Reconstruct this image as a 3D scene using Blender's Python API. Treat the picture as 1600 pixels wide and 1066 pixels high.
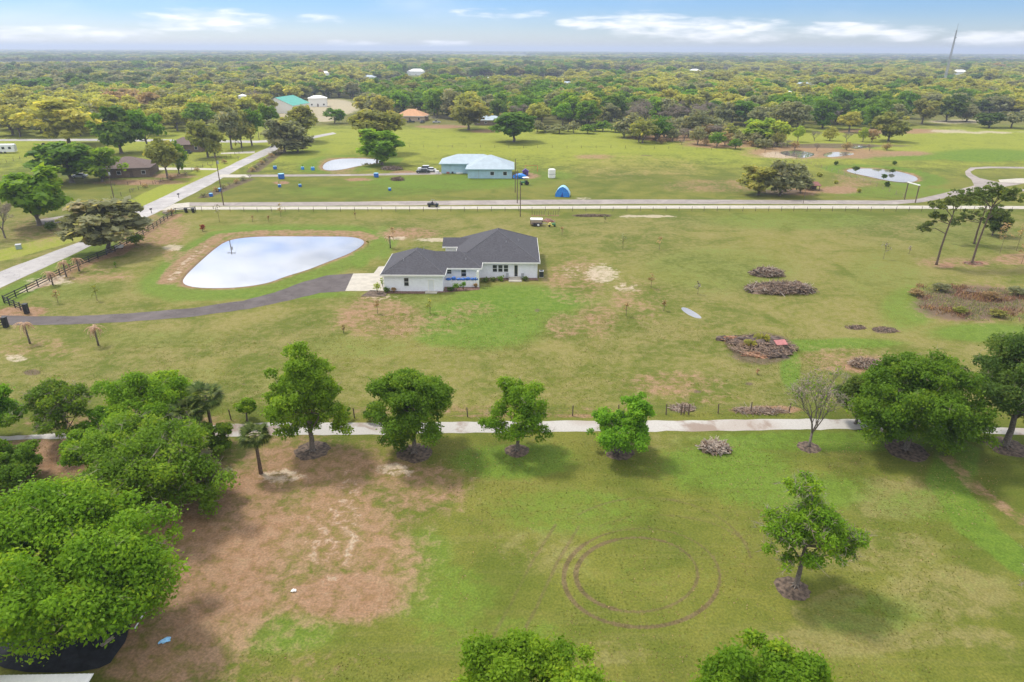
import bpy, math, random
import numpy as np
from mathutils import Vector, Matrix

for o in list(bpy.data.objects): bpy.data.objects.remove(o)
SC = bpy.context.scene
COL = SC.collection
R = math.radians
rng = np.random.default_rng(7)
random.seed(7)

# ------------------------------------------------------------------ camera
F = 1050.0; CAMH = 40.0
PITCH = math.atan((533 - 76.5) / F); ROLL = math.atan(7 / 1600)
_f = np.array([0, math.cos(PITCH), -math.sin(PITCH)]); _r0 = np.array([1., 0, 0]); _u0 = np.cross(_r0, _f)
_c, _s = math.cos(ROLL), math.sin(ROLL)
_r = _c * _r0 + _s * _u0; _u = -_s * _r0 + _c * _u0
cam = bpy.data.cameras.new('camera'); camo = bpy.data.objects.new('camera', cam); COL.objects.link(camo)
cam.sensor_width = 36; cam.lens = 36 * F / 1600; cam.clip_end = 60000; cam.clip_start = 0.5
camo.matrix_world = Matrix(((_r[0], _u[0], -_f[0], 0), (_r[1], _u[1], -_f[1], 0), (_r[2], _u[2], -_f[2], CAMH), (0, 0, 0, 1)))
SC.camera = camo

# ------------------------------------------------------------------ world, sun, exposure
SUN_EL = R(58); SUN_AZ = R(-54)              # measured from +Y, clockwise
W = bpy.data.worlds.new("World"); SC.world = W; W.use_nodes = True
SKY_STRENGTH = 0.15
SUN_STRENGTH = 2.2
EXPOSURE = 0.64
sd = bpy.data.lights.new('sun', 'SUN'); sd.energy = SUN_STRENGTH; sd.angle = R(9); sd.color = (1, 0.95, 0.86)
so = bpy.data.objects.new('sun', sd); COL.objects.link(so); so.location = (-200, 150, 300)
sunv = Vector((math.sin(SUN_AZ) * math.cos(SUN_EL), math.cos(SUN_AZ) * math.cos(SUN_EL), math.sin(SUN_EL)))
so.rotation_euler = sunv.to_track_quat('Z', 'Y').to_euler()
SC.view_settings.view_transform = 'Standard'; SC.view_settings.look = 'None'
SC.view_settings.exposure = EXPOSURE; SC.view_settings.gamma = 1; SC.view_settings.use_curve_mapping = False
SC.cycles.use_denoising = True
SC.cycles.max_bounces = 6; SC.cycles.transparent_max_bounces = 8; SC.cycles.volume_bounces = 0
SC.cycles.diffuse_bounces = 3; SC.cycles.glossy_bounces = 3; SC.cycles.transmission_bounces = 3

class NT:
    """small helper to write node trees"""
    def __init__(s, tree): s.t = tree; tree.nodes.clear()
    def n(s, kind, **kw):
        nd = s.t.nodes.new(kind)
        for k, v in kw.items():
            if k.startswith('i_'):
                key = k[2:]; key = int(key) if key.isdigit() else key.replace('_', ' ')
                s.set(nd.inputs[key], v)
            else: setattr(nd, k, v)
        return nd
    def set(s, inp, v):
        if isinstance(v, bpy.types.NodeSocket): s.t.links.new(v, inp)
        elif isinstance(v, bpy.types.Node): s.t.links.new(v.outputs[0], inp)
        else:
            if isinstance(v, (tuple, list)) and inp.type == 'RGBA' and len(v) == 3: v = (*v, 1)
            inp.default_value = v
    def m(s, op, a, b=0.0, c=0.0, clamp=False):
        nd = s.t.nodes.new('ShaderNodeMath'); nd.operation = op; nd.use_clamp = clamp
        s.set(nd.inputs[0], a); s.set(nd.inputs[1], b); s.set(nd.inputs[2], c); return nd.outputs[0]
    def vm(s, op, a, b=(0, 0, 0), sc=1.0):
        nd = s.t.nodes.new('ShaderNodeVectorMath'); nd.operation = op
        s.set(nd.inputs[0], a); s.set(nd.inputs[1], b)
        if op == 'SCALE': s.set(nd.inputs[3], sc)
        return nd.outputs[0]
    def mix(s, fac, a, b, blend='MIX'):
        nd = s.t.nodes.new('ShaderNodeMix'); nd.data_type = 'RGBA'; nd.blend_type = blend
        s.set(nd.inputs[0], fac); s.set(nd.inputs[6], a); s.set(nd.inputs[7], b); return nd.outputs[2]
    def sstep(s, x, lo, hi):
        nd = s.t.nodes.new('ShaderNodeMapRange'); nd.interpolation_type = 'SMOOTHSTEP'
        s.set(nd.inputs[0], x); nd.inputs[1].default_value = lo; nd.inputs[2].default_value = hi; return nd.outputs[0]
    def noise(s, vec, scale, detail=4, rough=0.55, dist=0.0):
        nd = s.t.nodes.new('ShaderNodeTexNoise'); s.set(nd.inputs['Vector'], vec)
        nd.inputs['Scale'].default_value = scale; nd.inputs['Detail'].default_value = detail
        nd.inputs['Roughness'].default_value = rough; nd.inputs['Distortion'].default_value = dist; return nd.outputs[0]

def build_world():
    N = NT(W.node_tree)
    tc = N.n('ShaderNodeTexCoord').outputs['Generated']
    sky = N.n('ShaderNodeTexSky', sky_type='NISHITA')
    sky.sun_disc = False; sky.sun_elevation = SUN_EL; sky.sun_rotation = SUN_AZ
    sky.air_density = 1.0; sky.dust_density = 0.6; sky.ozone_density = 2.5; sky.altitude = 50
    sep = N.n('ShaderNodeSeparateXYZ', i_0=tc)
    x, y, z = sep.outputs
    az = N.m('ARCTAN2', x, y)
    el = N.m('ARCSINE', z)
    # broken deck of white cloud higher up (what the ponds mirror)
    zz = N.m('MAXIMUM', z, 0.02)
    pl = N.n('ShaderNodeCombineXYZ', i_0=N.m('DIVIDE', x, zz), i_1=N.m('DIVIDE', y, zz), i_2=0.0)
    nb = N.noise(pl, 0.42, 6, 0.55, 0.3)
    deck = N.m('MULTIPLY', N.sstep(nb, 0.33, 0.52), N.sstep(el, R(3.6), R(7)))
    # small fair-weather cumulus low over the horizon
    av = N.n('ShaderNodeCombineXYZ', i_0=N.m('MULTIPLY', az, 30.0), i_1=N.m('MULTIPLY', el, 150.0), i_2=1.3)
    n1 = N.noise(av, 0.8, 6, 0.5, 0.2)
    av2 = N.n('ShaderNodeCombineXYZ', i_0=N.m('MULTIPLY', az, 5.0), i_1=N.m('MULTIPLY', el, 20.0), i_2=4.0)
    n2 = N.noise(av2, 1.0, 3, 0.5)
    puffs = None
    for (pxx, pyy, rx, ry) in ((75, 51, 65, 9), (188, 54, 55, 8), (325, 32, 95, 14), (20, 52, 40, 8), (545, 70, 60, 6), (695, 68, 45, 5),
                               (1000, 34, 80, 14), (1110, 48, 150, 15), (960, 40, 60, 8), (910, 36, 40, 8), (1325, 47, 90, 10), (1410, 52, 60, 9),
                               (1555, 61, 80, 9), (790, 22, 110, 8), (500, 30, 40, 7), (1220, 40, 60, 6),
                               (-150, 48, 90, 12), (-330, 40, 90, 14), (1760, 50, 90, 11), (1950, 44, 110, 14)):
        d = _f + (pxx - 800) / F * _r - (pyy - 533) / F * _u; d = d / np.linalg.norm(d)
        a0 = math.atan2(d[0], d[1]); e0 = math.asin(d[2])
        dx = N.m('DIVIDE', N.m('SUBTRACT', az, a0), rx * 1.1 / F); dy = N.m('DIVIDE', N.m('SUBTRACT', el, e0), ry * 1.35 / F)
        q = N.m('SUBTRACT', 1.0, N.m('ADD', N.m('MULTIPLY', dx, dx), N.m('MULTIPLY', dy, dy)), clamp=True)
        if pyy in (22, 30, 40): q = N.m('MULTIPLY', q, 0.55)
        puffs = q if puffs is None else N.m('MAXIMUM', puffs, q)
    pf = N.sstep(N.m('ADD', N.m('MULTIPLY', puffs, 0.75), N.m('MULTIPLY', N.m('SUBTRACT', n1, 0.5), 1.5)), 0.13, 0.95)
    pf = N.m('MULTIPLY', pf, N.sstep(puffs, 0.0, 0.35))
    veil = N.m('MULTIPLY', N.sstep(n2, 0.45, 0.8), 0.28)
    cl = N.m('MAXIMUM', N.m('MAXIMUM', pf, deck), N.m('MULTIPLY', veil, N.sstep(el, 0.0, R(3))))
    shade = N.mix(N.mix(N.sstep(el, R(5), R(12)), N.sstep(n1, 0.3, 0.7), N.sstep(N.noise(pl, 0.9, 5, 0.6), 0.35, 0.62)), N.mix(N.sstep(el, R(5), R(12)), (4.4, 4.6, 5.0), N.mix(N.sstep(el, R(24), R(42)), (2.5, 2.6, 2.8), (5.2, 5.3, 5.6))), N.mix(N.sstep(el, R(5), R(12)), (5.4, 5.4, 5.4), N.mix(N.sstep(el, R(24), R(42)), (5.8, 5.75, 5.7), (9.4, 9.3, 9.2))))
    skyc = N.mix(N.sstep(el, R(6), R(25)), N.mix(1.0, sky.outputs[0], N.mix(N.sstep(el, R(-0.5), R(3.2)), (0.60, 0.65, 0.80), (0.30, 0.44, 0.70)), 'MULTIPLY'), N.mix(1.0, sky.outputs[0], (0.85, 0.92, 1.05), 'MULTIPLY'))
    col = N.mix(N.m('MULTIPLY', cl, 0.92), skyc, shade)
    bg = N.n('ShaderNodeBackground', i_Color=col, i_Strength=SKY_STRENGTH)
    out = N.n('ShaderNodeOutputWorld'); N.set(out.inputs[0], bg)
build_world()

# ------------------------------------------------------------------ helpers
def at(x, y, z=0.0):
    """ground (or height z) point seen at photo pixel x, y"""
    d = _f + (x - 800) / F * _r - (y - 533) / F * _u
    p = (z - CAMH) / d[2] * d
    return float(p[0]), float(p[1])
def project(X, Y, Z=0.0):
    v = np.stack(np.broadcast_arrays(X, Y, Z - CAMH), -1).astype(float)
    k = v @ _f; k = np.where(k < 1e-3, 1e-3, k)
    return 800 + F * (v @ _r) / k, 533 - F * (v @ _u) / k
def height_at(x, y, ytop):
    X, Y = at(x, y); lo, hi = 0.0, 90.0
    for _ in range(40):
        m = (lo + hi) / 2
        if project(X, Y, m)[1] > ytop: lo = m
        else: hi = m
    return lo
def mpp(x, y):
    """metres per photo pixel at that ground point"""
    X, Y = at(x, y); return float(np.array([X, Y, -CAMH]) @ _f) / F

def link(name, data, parent=None):
    o = bpy.data.objects.new(name, data); COL.objects.link(o)
    if parent is not None: o.parent = parent
    return o
def tag(o, label=None, cat=None, group=None, kind=None):
    if label: o['label'] = label
    if cat: o['category'] = cat
    if group: o['group'] = group
    if kind: o['kind'] = kind
    return o
def thing(name, label, cat, loc=(0, 0, 0), rz=0.0, group=None):
    o = link(name, None); o.location = loc; o.rotation_euler = (0, 0, rz); o.empty_display_size = 0.2
    return tag(o, label, cat, group)
def copy_tree(o, parent=None):
    c = o.copy(); COL.objects.link(c)
    if parent is not None: c.parent = parent
    for ch in list(o.children): copy_tree(ch, c)
    return c

class MB:
    """collects shapes for one mesh"""
    def __init__(s): s.v = []; s.f = []
    def add(s, vs, fs):
        b = len(s.v); s.v += [tuple(map(float, p)) for p in vs]; s.f += [tuple(b + i for i in f) for f in fs]; return s
    def box(s, c, d, rz=0.0, tilt=None):
        x, y, z = d[0] / 2, d[1] / 2, d[2] / 2
        M = Matrix.Rotation(rz, 3, 'Z')
        if tilt: M = M @ Matrix.Rotation(tilt[0], 3, 'X') @ Matrix.Rotation(tilt[1], 3, 'Y')
        vs = [Vector(c) + M @ Vector(p) for p in ((-x, -y, -z), (x, -y, -z), (x, y, -z), (-x, y, -z), (-x, -y, z), (x, -y, z), (x, y, z), (-x, y, z))]
        return s.add(vs, [(0, 3, 2, 1), (4, 5, 6, 7), (0, 1, 5, 4), (1, 2, 6, 5), (2, 3, 7, 6), (3, 0, 4, 7)])
    def bb(s, x0, x1, y0, y1, z0, z1): return s.box(((x0 + x1) / 2, (y0 + y1) / 2, (z0 + z1) / 2), (x1 - x0, y1 - y0, z1 - z0))
    def tube(s, pts, rad, n=6, cap=True):
        pts = [Vector(p) for p in pts]
        if not isinstance(rad, (list, tuple)): rad = [rad] * len(pts)
        rings = []
        for i, p in enumerate(pts):
            t = (pts[min(i + 1, len(pts) - 1)] - pts[max(i - 1, 0)]).normalized()
            a = t.orthogonal().normalized() if abs(t.z) > 0.95 else t.cross(Vector((0, 0, 1))).normalized()
            if abs(t.z) > 0.95: a = (Vector((1, 0, 0)) - t * t.x).normalized()
            b = t.cross(a)
            rings.append([p + (a * math.cos(2 * math.pi * k / n) + b * math.sin(2 * math.pi * k / n)) * rad[i] for k in range(n)])
        vs = [q for rg in rings for q in rg]; fs = []
        for i in range(len(pts) - 1):
            for k in range(n): fs.append((i * n + k, i * n + (k + 1) % n, (i + 1) * n + (k + 1) % n, (i + 1) * n + k))
        if cap: fs.append(tuple(range(n - 1, -1, -1))); fs.append(tuple((len(pts) - 1) * n + k for k in range(n)))
        return s.add(vs, fs)
    def cyl(s, c, r, h, n=12, axis='Z', r2=None):
        c = Vector(c); a = {'X': Vector((1, 0, 0)), 'Y': Vector((0, 1, 0)), 'Z': Vector((0, 0, 1))}[axis]
        return s.tube([c - a * h / 2, c + a * h / 2], [r, r if r2 is None else r2], n)
    def poly(s, pts): return s.add(pts, [tuple(range(len(pts)))])
    def prism(s, pts2, z0, z1):
        n = len(pts2); vs = [(x, y, z0) for x, y in pts2] + [(x, y, z1) for x, y in pts2]
        return s.add(vs, [tuple(range(n - 1, -1, -1)), tuple(range(n, 2 * n))] + [(k, (k + 1) % n, n + (k + 1) % n, n + k) for k in range(n)])
    def blob(s, c, rad, seed=0, nu=10, nv=6, amp=0.25):
        rd = random.Random(seed); vs = []; fs = []
        for j in range(nv + 1):
            for i in range(nu):
                th = math.pi * j / nv; ph = 2 * math.pi * i / nu
                k = 1 + (rd.random() - 0.5) * 2 * amp * (0 < j < nv)
                vs.append((c[0] + rad[0] * k * math.sin(th) * math.cos(ph), c[1] + rad[1] * k * math.sin(th) * math.sin(ph), c[2] + rad[2] * k * math.cos(th)))
        for j in range(nv):
            for i in range(nu):
                fs.append((j * nu + i, (j + 1) * nu + i, (j + 1) * nu + (i + 1) % nu, j * nu + (i + 1) % nu))
        return s.add(vs, fs)
    def mesh(s, name, mat=None, smooth=False):
        me = bpy.data.meshes.new(name); me.from_pydata(s.v, [], s.f); me.update()
        if mat: me.materials.append(mat)
        if smooth: me.polygons.foreach_set('use_smooth', [True] * len(me.polygons))
        return me
    def build(s, name, mat, parent=None, smooth=False): return link(name, s.mesh(name, mat, smooth), parent)

def np_mesh(name, V, Fq, mats, tint=None, matidx=None):
    """V (n,3) vertices, Fq (m,4) quads, tint per face"""
    me = bpy.data.meshes.new(name); n = len(V); m = len(Fq)
    me.vertices.add(n); me.vertices.foreach_set('co', np.ascontiguousarray(V, np.float32).ravel())
    me.loops.add(4 * m); me.loops.foreach_set('vertex_index', np.ascontiguousarray(Fq, np.int32).ravel())
    me.polygons.add(m); me.polygons.foreach_set('loop_start', np.arange(0, 4 * m, 4, dtype=np.int32))
    for a in mats: me.materials.append(a)
    if matidx is not None: me.polygons.foreach_set('material_index', np.ascontiguousarray(matidx, np.int32))
    if tint is not None:
        at_ = me.attributes.new('tint', 'FLOAT', 'FACE'); at_.data.foreach_set('value', np.ascontiguousarray(tint, np.float32))
    me.update(calc_edges=True); return me

# ------------------------------------------------------------------ materials
def mat_simple(name, col, rough=0.8, var=0.12, scale=3.0, metal=0.0, spec=0.5, col2=None, bump=0.0):
    m = bpy.data.materials.new(name); m.use_nodes = True; N = NT(m.node_tree)
    tc = N.n('ShaderNodeTexCoord').outputs['Object']
    nz = N.noise(tc, scale, 5, 0.6)
    c2 = col2 if col2 else tuple(c * (1 - 2 * var) for c in col)
    c = N.mix(N.sstep(nz, 0.3, 0.7), c2, tuple(min(1, k * (1 + (0 if col2 else var))) for k in col))
    b = N.n('ShaderNodeBsdfPrincipled', i_Base_Color=c, i_Roughness=rough, i_Metallic=metal, i_Specular_IOR_Level=spec)
    if bump:
        bp = N.n('ShaderNodeBump', i_Strength=bump, i_Height=nz); N.set(b.inputs['Normal'], bp)
    o = N.n('ShaderNodeOutputMaterial'); N.set(o.inputs[0], b); return m

def mat_leaf(name, dark, light, trans=0.5, hue=0.22, rough=0.5, patch=0.0, patchcol=(0.2, 0.16, 0.05)):
    m = bpy.data.materials.new(name); m.use_nodes = True; N = NT(m.node_tree)
    a = N.n('ShaderNodeAttribute', attribute_name='tint').outputs['Fac']
    oi = N.n('ShaderNodeObjectInfo')
    c = N.mix(a, dark, light)
    c = N.mix(N.m('MULTIPLY', N.sstep(a, 0.72, 1.0), 0.6), c, tuple(min(.7, q * w) for q, w in zip(light, (1.45, 1.12, 1.0))))
    hs = N.n('ShaderNodeHueSaturation', i_Color=c)
    N.set(hs.inputs['Value'], N.m('ADD', 1 - hue / 2, N.m('MULTIPLY', oi.outputs['Random'], hue)))
    N.set(hs.inputs['Hue'], N.m('ADD', 0.5 - 0.012, N.m('MULTIPLY', N.m('FRACT', N.m('MULTIPLY', oi.outputs['Random'], 7.3)), 0.024)))
    c = hs.outputs[0]
    d = N.n('ShaderNodeBsdfPrincipled', i_Base_Color=c, i_Roughness=rough, i_Specular_IOR_Level=0.10)
    t = N.n('ShaderNodeBsdfTranslucent', i_Color=N.mix(1.0, c, (1.25, 1.2, 0.6), 'MULTIPLY'))
    mx = N.n('ShaderNodeMixShader', i_0=trans); N.set(mx.inputs[1], d); N.set(mx.inputs[2], t)
    o = N.n('ShaderNodeOutputMaterial'); N.set(o.inputs[0], mx); return m

LEAF = {
    'bright': mat_leaf('leaf_bright_green', (0.115, 0.235, 0.012), (0.255, 0.410, 0.026)),
    'spring': mat_leaf('leaf_spring_green', (0.135, 0.270, 0.014), (0.290, 0.480, 0.034)),
    'oak': mat_leaf('leaf_oak_green', (0.082, 0.170, 0.012), (0.195, 0.330, 0.026)),
    'dark': mat_leaf('leaf_dark_green', (0.066, 0.115, 0.020), (0.140, 0.210, 0.036)),
    'gray': mat_leaf('leaf_grey_green', (0.180, 0.195, 0.095), (0.370, 0.380, 0.205)),
    'olive': mat_leaf('leaf_olive', (0.205, 0.220, 0.050), (0.400, 0.405, 0.105)),
    'yellow': mat_leaf('leaf_yellow_green', (0.300, 0.315, 0.050), (0.540, 0.540, 0.115)),
    'lime': mat_leaf('leaf_lime', (0.230, 0.330, 0.028), (0.470, 0.580, 0.060)),
    'rust': mat_leaf('leaf_rust', (0.290, 0.200, 0.105), (0.500, 0.380, 0.200)),
    'twig': mat_leaf('leaf_grey_twig', (0.190, 0.160, 0.135), (0.350, 0.300, 0.250), trans=0.1),
    'pine': mat_leaf('needle_pine', (0.085, 0.125, 0.026), (0.190, 0.250, 0.060)),
    'palm': mat_leaf('frond_palm', (0.060, 0.100, 0.020), (0.170, 0.235, 0.060), rough=0.4),
    'deadpalm': mat_leaf('frond_dead', (0.360, 0.225, 0.150), (0.600, 0.430, 0.310), trans=0.2),
    'red': mat_leaf('leaf_red', (0.22, 0.03, 0.015), (0.40, 0.07, 0.03)),
    'reed': mat_leaf('dry_reed', (0.190, 0.120, 0.080), (0.360, 0.240, 0.160), trans=0.2),
}
M = {
    'bark': mat_simple('bark_grey', (0.17, 0.14, 0.115), 0.9, 0.25, 6, bump=0.3),
    'barkbrown': mat_simple('bark_brown', (0.15, 0.105, 0.075), 0.9, 0.25, 6, bump=0.3),
    'white': mat_simple('white_painted_wall', (0.83, 0.845, 0.88), 0.75, 0.03, 2),
    'trim': mat_simple('white_trim', (0.82, 0.81, 0.77), 0.5, 0.02, 2),
    'glass': mat_simple('window_glass', (0.030, 0.036, 0.042), 0.08, 0.1, 1),
    'frame': mat_simple('window_frame_white', (0.75, 0.75, 0.75), 0.5, 0.02, 2),
    'concrete': mat_simple('concrete_pale', (0.44, 0.40, 0.33), 0.85, 0.08, 0.8),
    'black': mat_simple('black_painted_wood', (0.020, 0.021, 0.023), 0.55, 0.2, 3),
    'blackplastic': mat_simple('black_plastic', (0.018, 0.018, 0.02), 0.4, 0.1, 3),
    'wood': mat_simple('weathered_wood', (0.14, 0.10, 0.075), 0.9, 0.3, 5),
    'palewood': mat_simple('pale_wood', (0.42, 0.33, 0.24), 0.85, 0.2, 5),
    'steel': mat_simple('galvanised_steel', (0.36, 0.37, 0.39), 0.5, 0.08, 3, metal=0.2),
    'blue': mat_simple('blue_plastic', (0.02, 0.13, 0.48), 0.4, 0.15, 2),
    'tarp': mat_simple('blue_tarp', (0.03, 0.25, 0.75), 0.4, 0.12, 2),
    'tarplight': mat_simple('pale_blue_tarp', (0.30, 0.60, 0.85), 0.45, 0.08, 2),
    'carwhite': mat_simple('white_car_paint', (0.75, 0.76, 0.78), 0.25, 0.02, 1),
    'cardark': mat_simple('dark_car_paint', (0.030, 0.040, 0.042), 0.25, 0.05, 1),
    'carsilver': mat_simple('silver_car_paint', (0.42, 0.43, 0.44), 0.3, 0.03, 1),
    'tyre': mat_simple('tyre_rubber', (0.02, 0.02, 0.02), 0.85, 0.1, 4),
    'bluewall': mat_simple('light_blue_wall', (0.40, 0.57, 0.66), 0.75, 0.05, 1),
    'metalroof': mat_simple('pale_metal_roof', (0.36, 0.43, 0.47), 0.4, 0.05, 0.6),
    'greenroof': mat_simple('green_metal_roof', (0.05, 0.36, 0.27), 0.4, 0.06, 0.5),
    'brownroof': mat_simple('brown_shingle_roof', (0.15, 0.105, 0.088), 0.9, 0.15, 3),
    'brownwall': mat_simple('brown_brick_wall', (0.20, 0.145, 0.11), 0.9, 0.15, 3),
    'orangeroof': mat_simple('orange_tile_roof', (0.52, 0.28, 0.14), 0.85, 0.12, 1.5),
    'tanwall': mat_simple('tan_wall', (0.46, 0.36, 0.26), 0.8, 0.08, 1),
    'pinkroof': mat_simple('pinkish_tile_roof', (0.36, 0.24, 0.20), 0.85, 0.12, 1.5),
    'redroof': mat_simple('rusty_roof', (0.20, 0.075, 0.055), 0.8, 0.2, 2),
    'mulch': mat_simple('dark_mulch', (0.125, 0.088, 0.062), 0.95, 0.38, 2.5, bump=0.5),
    'sand': mat_simple('pale_sand', (0.40, 0.33, 0.26), 0.95, 0.15, 0.3),
    'brush': mat_simple('dry_brushwood', (0.285, 0.195, 0.135), 0.95, 0.35, 6),
    'brushpale': mat_simple('pale_sticks', (0.38, 0.31, 0.25), 0.9, 0.25, 6),
    'ash': mat_simple('charred_soil', (0.11, 0.078, 0.062), 0.95, 0.35, 1.5, bump=0.5),
    'clay': mat_simple('orange_clay', (0.40, 0.21, 0.12), 0.95, 0.2, 2),
    'redboard': mat_simple('faded_red_board', (0.42, 0.16, 0.15), 0.8, 0.1, 3),
    'purple': mat_simple('purple_plastic', (0.09, 0.05, 0.22), 0.5, 0.1, 3),
    'orange': mat_simple('orange_plastic', (0.60, 0.17, 0.06), 0.5, 0.1, 3),
    'tractorgreen': mat_simple('green_machine_paint', (0.05, 0.20, 0.06), 0.4, 0.1, 3),
    'yellowpaint': mat_simple('yellow_machine_paint', (0.60, 0.55, 0.14), 0.45, 0.1, 3),
    'skin': mat_simple('skin', (0.45, 0.28, 0.20), 0.6, 0.05, 5),
    'cloth': mat_simple('dark_clothing', (0.035, 0.035, 0.05), 0.9, 0.1, 5),
    'gold': mat_simple('gold', (0.8, 0.6, 0.25), 0.3, 0.05, 3, metal=0.8),
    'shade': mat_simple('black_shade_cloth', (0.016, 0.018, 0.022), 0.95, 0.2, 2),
    'door': mat_simple('white_door', (0.70, 0.72, 0.74), 0.4, 0.02, 2),
    'wire': mat_simple('dark_wire', (0.05, 0.05, 0.05), 0.6, 0.1, 2),
}

def mat_asphalt(name, a, b, sc=0.4):
    m = bpy.data.materials.new(name); m.use_nodes = True; N = NT(m.node_tree)
    tc = N.n('ShaderNodeTexCoord').outputs['Object']
    n1 = N.noise(tc, sc, 5, 0.6); n2 = N.noise(tc, 9.0, 3, 0.6)
    c = N.mix(N.sstep(n1, 0.3, 0.7), a, b)
    c = N.mix(N.m('MULTIPLY', N.sstep(n2, 0.35, 0.7), 0.3), c, tuple(k * 0.6 for k in a))
    n4 = N.noise(tc, 0.09, 4, 0.6, 1.0); c = N.mix(N.m('MULTIPLY', N.sstep(n4, 0.50, 0.62), 0.35), c, tuple(k * 1.35 for k in b))
    vo = N.n('ShaderNodeTexVoronoi', feature='DISTANCE_TO_EDGE', i_Vector=N.vm('ADD', tc, N.vm('SCALE', N.n('ShaderNodeTexNoise', i_Vector=tc, i_Scale=.6).outputs['Color'], sc=2.0)), i_Scale=0.28)
    c = N.mix(N.m('MULTIPLY', N.sstep(vo.outputs[0], 0.012, 0.002), 0.6), c, tuple(k * 0.45 for k in a))
    p = N.n('ShaderNodeBsdfPrincipled', i_Base_Color=c, i_Roughness=0.85, i_Specular_IOR_Level=0.3)
    bp = N.n('ShaderNodeBump', i_Strength=0.25, i_Distance=0.02, i_Height=n2); N.set(p.inputs['Normal'], bp)
    o = N.n('ShaderNodeOutputMaterial'); N.set(o.inputs[0], p); return m
M['road'] = mat_asphalt('worn_road', (0.33, 0.31, 0.30), (0.42, 0.395, 0.375))
M['lane'] = mat_asphalt('grey_gravel_lane', (0.25, 0.215, 0.195), (0.33, 0.285, 0.25))
M['drive'] = mat_asphalt('dark_asphalt', (0.085, 0.070, 0.066), (0.125, 0.105, 0.100))

def mat_gravel():
    m = bpy.data.materials.new('pale_gravel_track'); m.use_nodes = True; N = NT(m.node_tree)
    tc = N.n('ShaderNodeTexCoord').outputs['Object']
    n1 = N.noise(tc, 0.22, 5, 0.62, 0.4); n2 = N.noise(tc, 5.0, 4, 0.65); n3 = N.noise(tc, 0.08, 2, 0.5)
    c = N.mix(N.sstep(n2, 0.3, 0.7), (0.38, 0.355, 0.32), (0.45, 0.425, 0.385))
    c = N.mix(N.m('MULTIPLY', N.sstep(n1, 0.50, 0.64), 0.8), c, (0.22, 0.155, 0.115))
    c = N.mix(N.m('MULTIPLY', N.sstep(n3, 0.52, 0.62), 0.4), c, (0.27, 0.20, 0.15))
    p = N.n('ShaderNodeBsdfPrincipled', i_Base_Color=c, i_Roughness=0.9, i_Specular_IOR_Level=0.2)
    bp = N.n('ShaderNodeBump', i_Strength=0.35, i_Distance=0.03, i_Height=n2); N.set(p.inputs['Normal'], bp)
    o = N.n('ShaderNodeOutputMaterial'); N.set(o.inputs[0], p); return m
M['gravel'] = mat_gravel()

def mat_water(name, murk, gloss=0.72):
    m = bpy.data.materials.new(name); m.use_nodes = True; N = NT(m.node_tree)
    tc = N.n('ShaderNodeTexCoord').outputs['Object']
    nz = N.noise(tc, 1.2, 3, 0.5)
    bp = N.n('ShaderNodeBump', i_Strength=0.02, i_Distance=0.02, i_Height=nz)
    d = N.n('ShaderNodeBsdfPrincipled', i_Base_Color=murk, i_Roughness=0.5)
    g = N.n('ShaderNodeBsdfGlossy', i_Color=(0.97, 0.98, 1.0), i_Roughness=0.03); N.set(g.inputs['Normal'], bp)
    mx = N.n('ShaderNodeMixShader', i_0=gloss); N.set(mx.inputs[1], d); N.set(mx.inputs[2], g)
    o = N.n('ShaderNodeOutputMaterial'); N.set(o.inputs[0], mx); return m
M['water'] = mat_water('silvery_pond_water', (0.085, 0.085, 0.075), 0.80)

M['dullwater'] = mat_water('dull_grey_water', (0.13, 0.12, 0.11), 0.60)

def mat_shingle():
    m = bpy.data.materials.new('dark_grey_shingle'); m.use_nodes = True; N = NT(m.node_tree)
    g = N.n('ShaderNodeNewGeometry').outputs['Position']
    sep = N.n('ShaderNodeSeparateXYZ', i_0=g)
    course = N.m('FRACT', N.m('MULTIPLY', sep.outputs[2], 1 / 0.075 * 0.5))
    n1 = N.noise(g, 4.0, 4, 0.7); n2 = N.noise(g, 0.35, 3, 0.5); n3 = N.noise(N.vm('MULTIPLY', g, (3.0, 3.0, 26.0)), 1.0, 1, 0.5)
    c = N.mix(N.sstep(n3, 0.35, 0.65), (0.050, 0.049, 0.056), (0.088, 0.086, 0.097))
    c = N.mix(N.m('MULTIPLY', N.sstep(n1, 0.4, 0.7), 0.35), c, (0.11, 0.105, 0.115))
    c = N.mix(N.m('MULTIPLY', N.sstep(course, 0.88, 0.98), 0.5), c, (0.03, 0.03, 0.034))
    c = N.mix(N.m('MULTIPLY', N.sstep(n2, 0.4, 0.7), 0.25), c, (0.062, 0.058, 0.064))
    p = N.n('ShaderNodeBsdfPrincipled', i_Base_Color=c, i_Roughness=0.9, i_Specular_IOR_Level=0.3)
    o = N.n('ShaderNodeOutputMaterial'); N.set(o.inputs[0], p); return m
M['shingle'] = mat_shingle()

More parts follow.
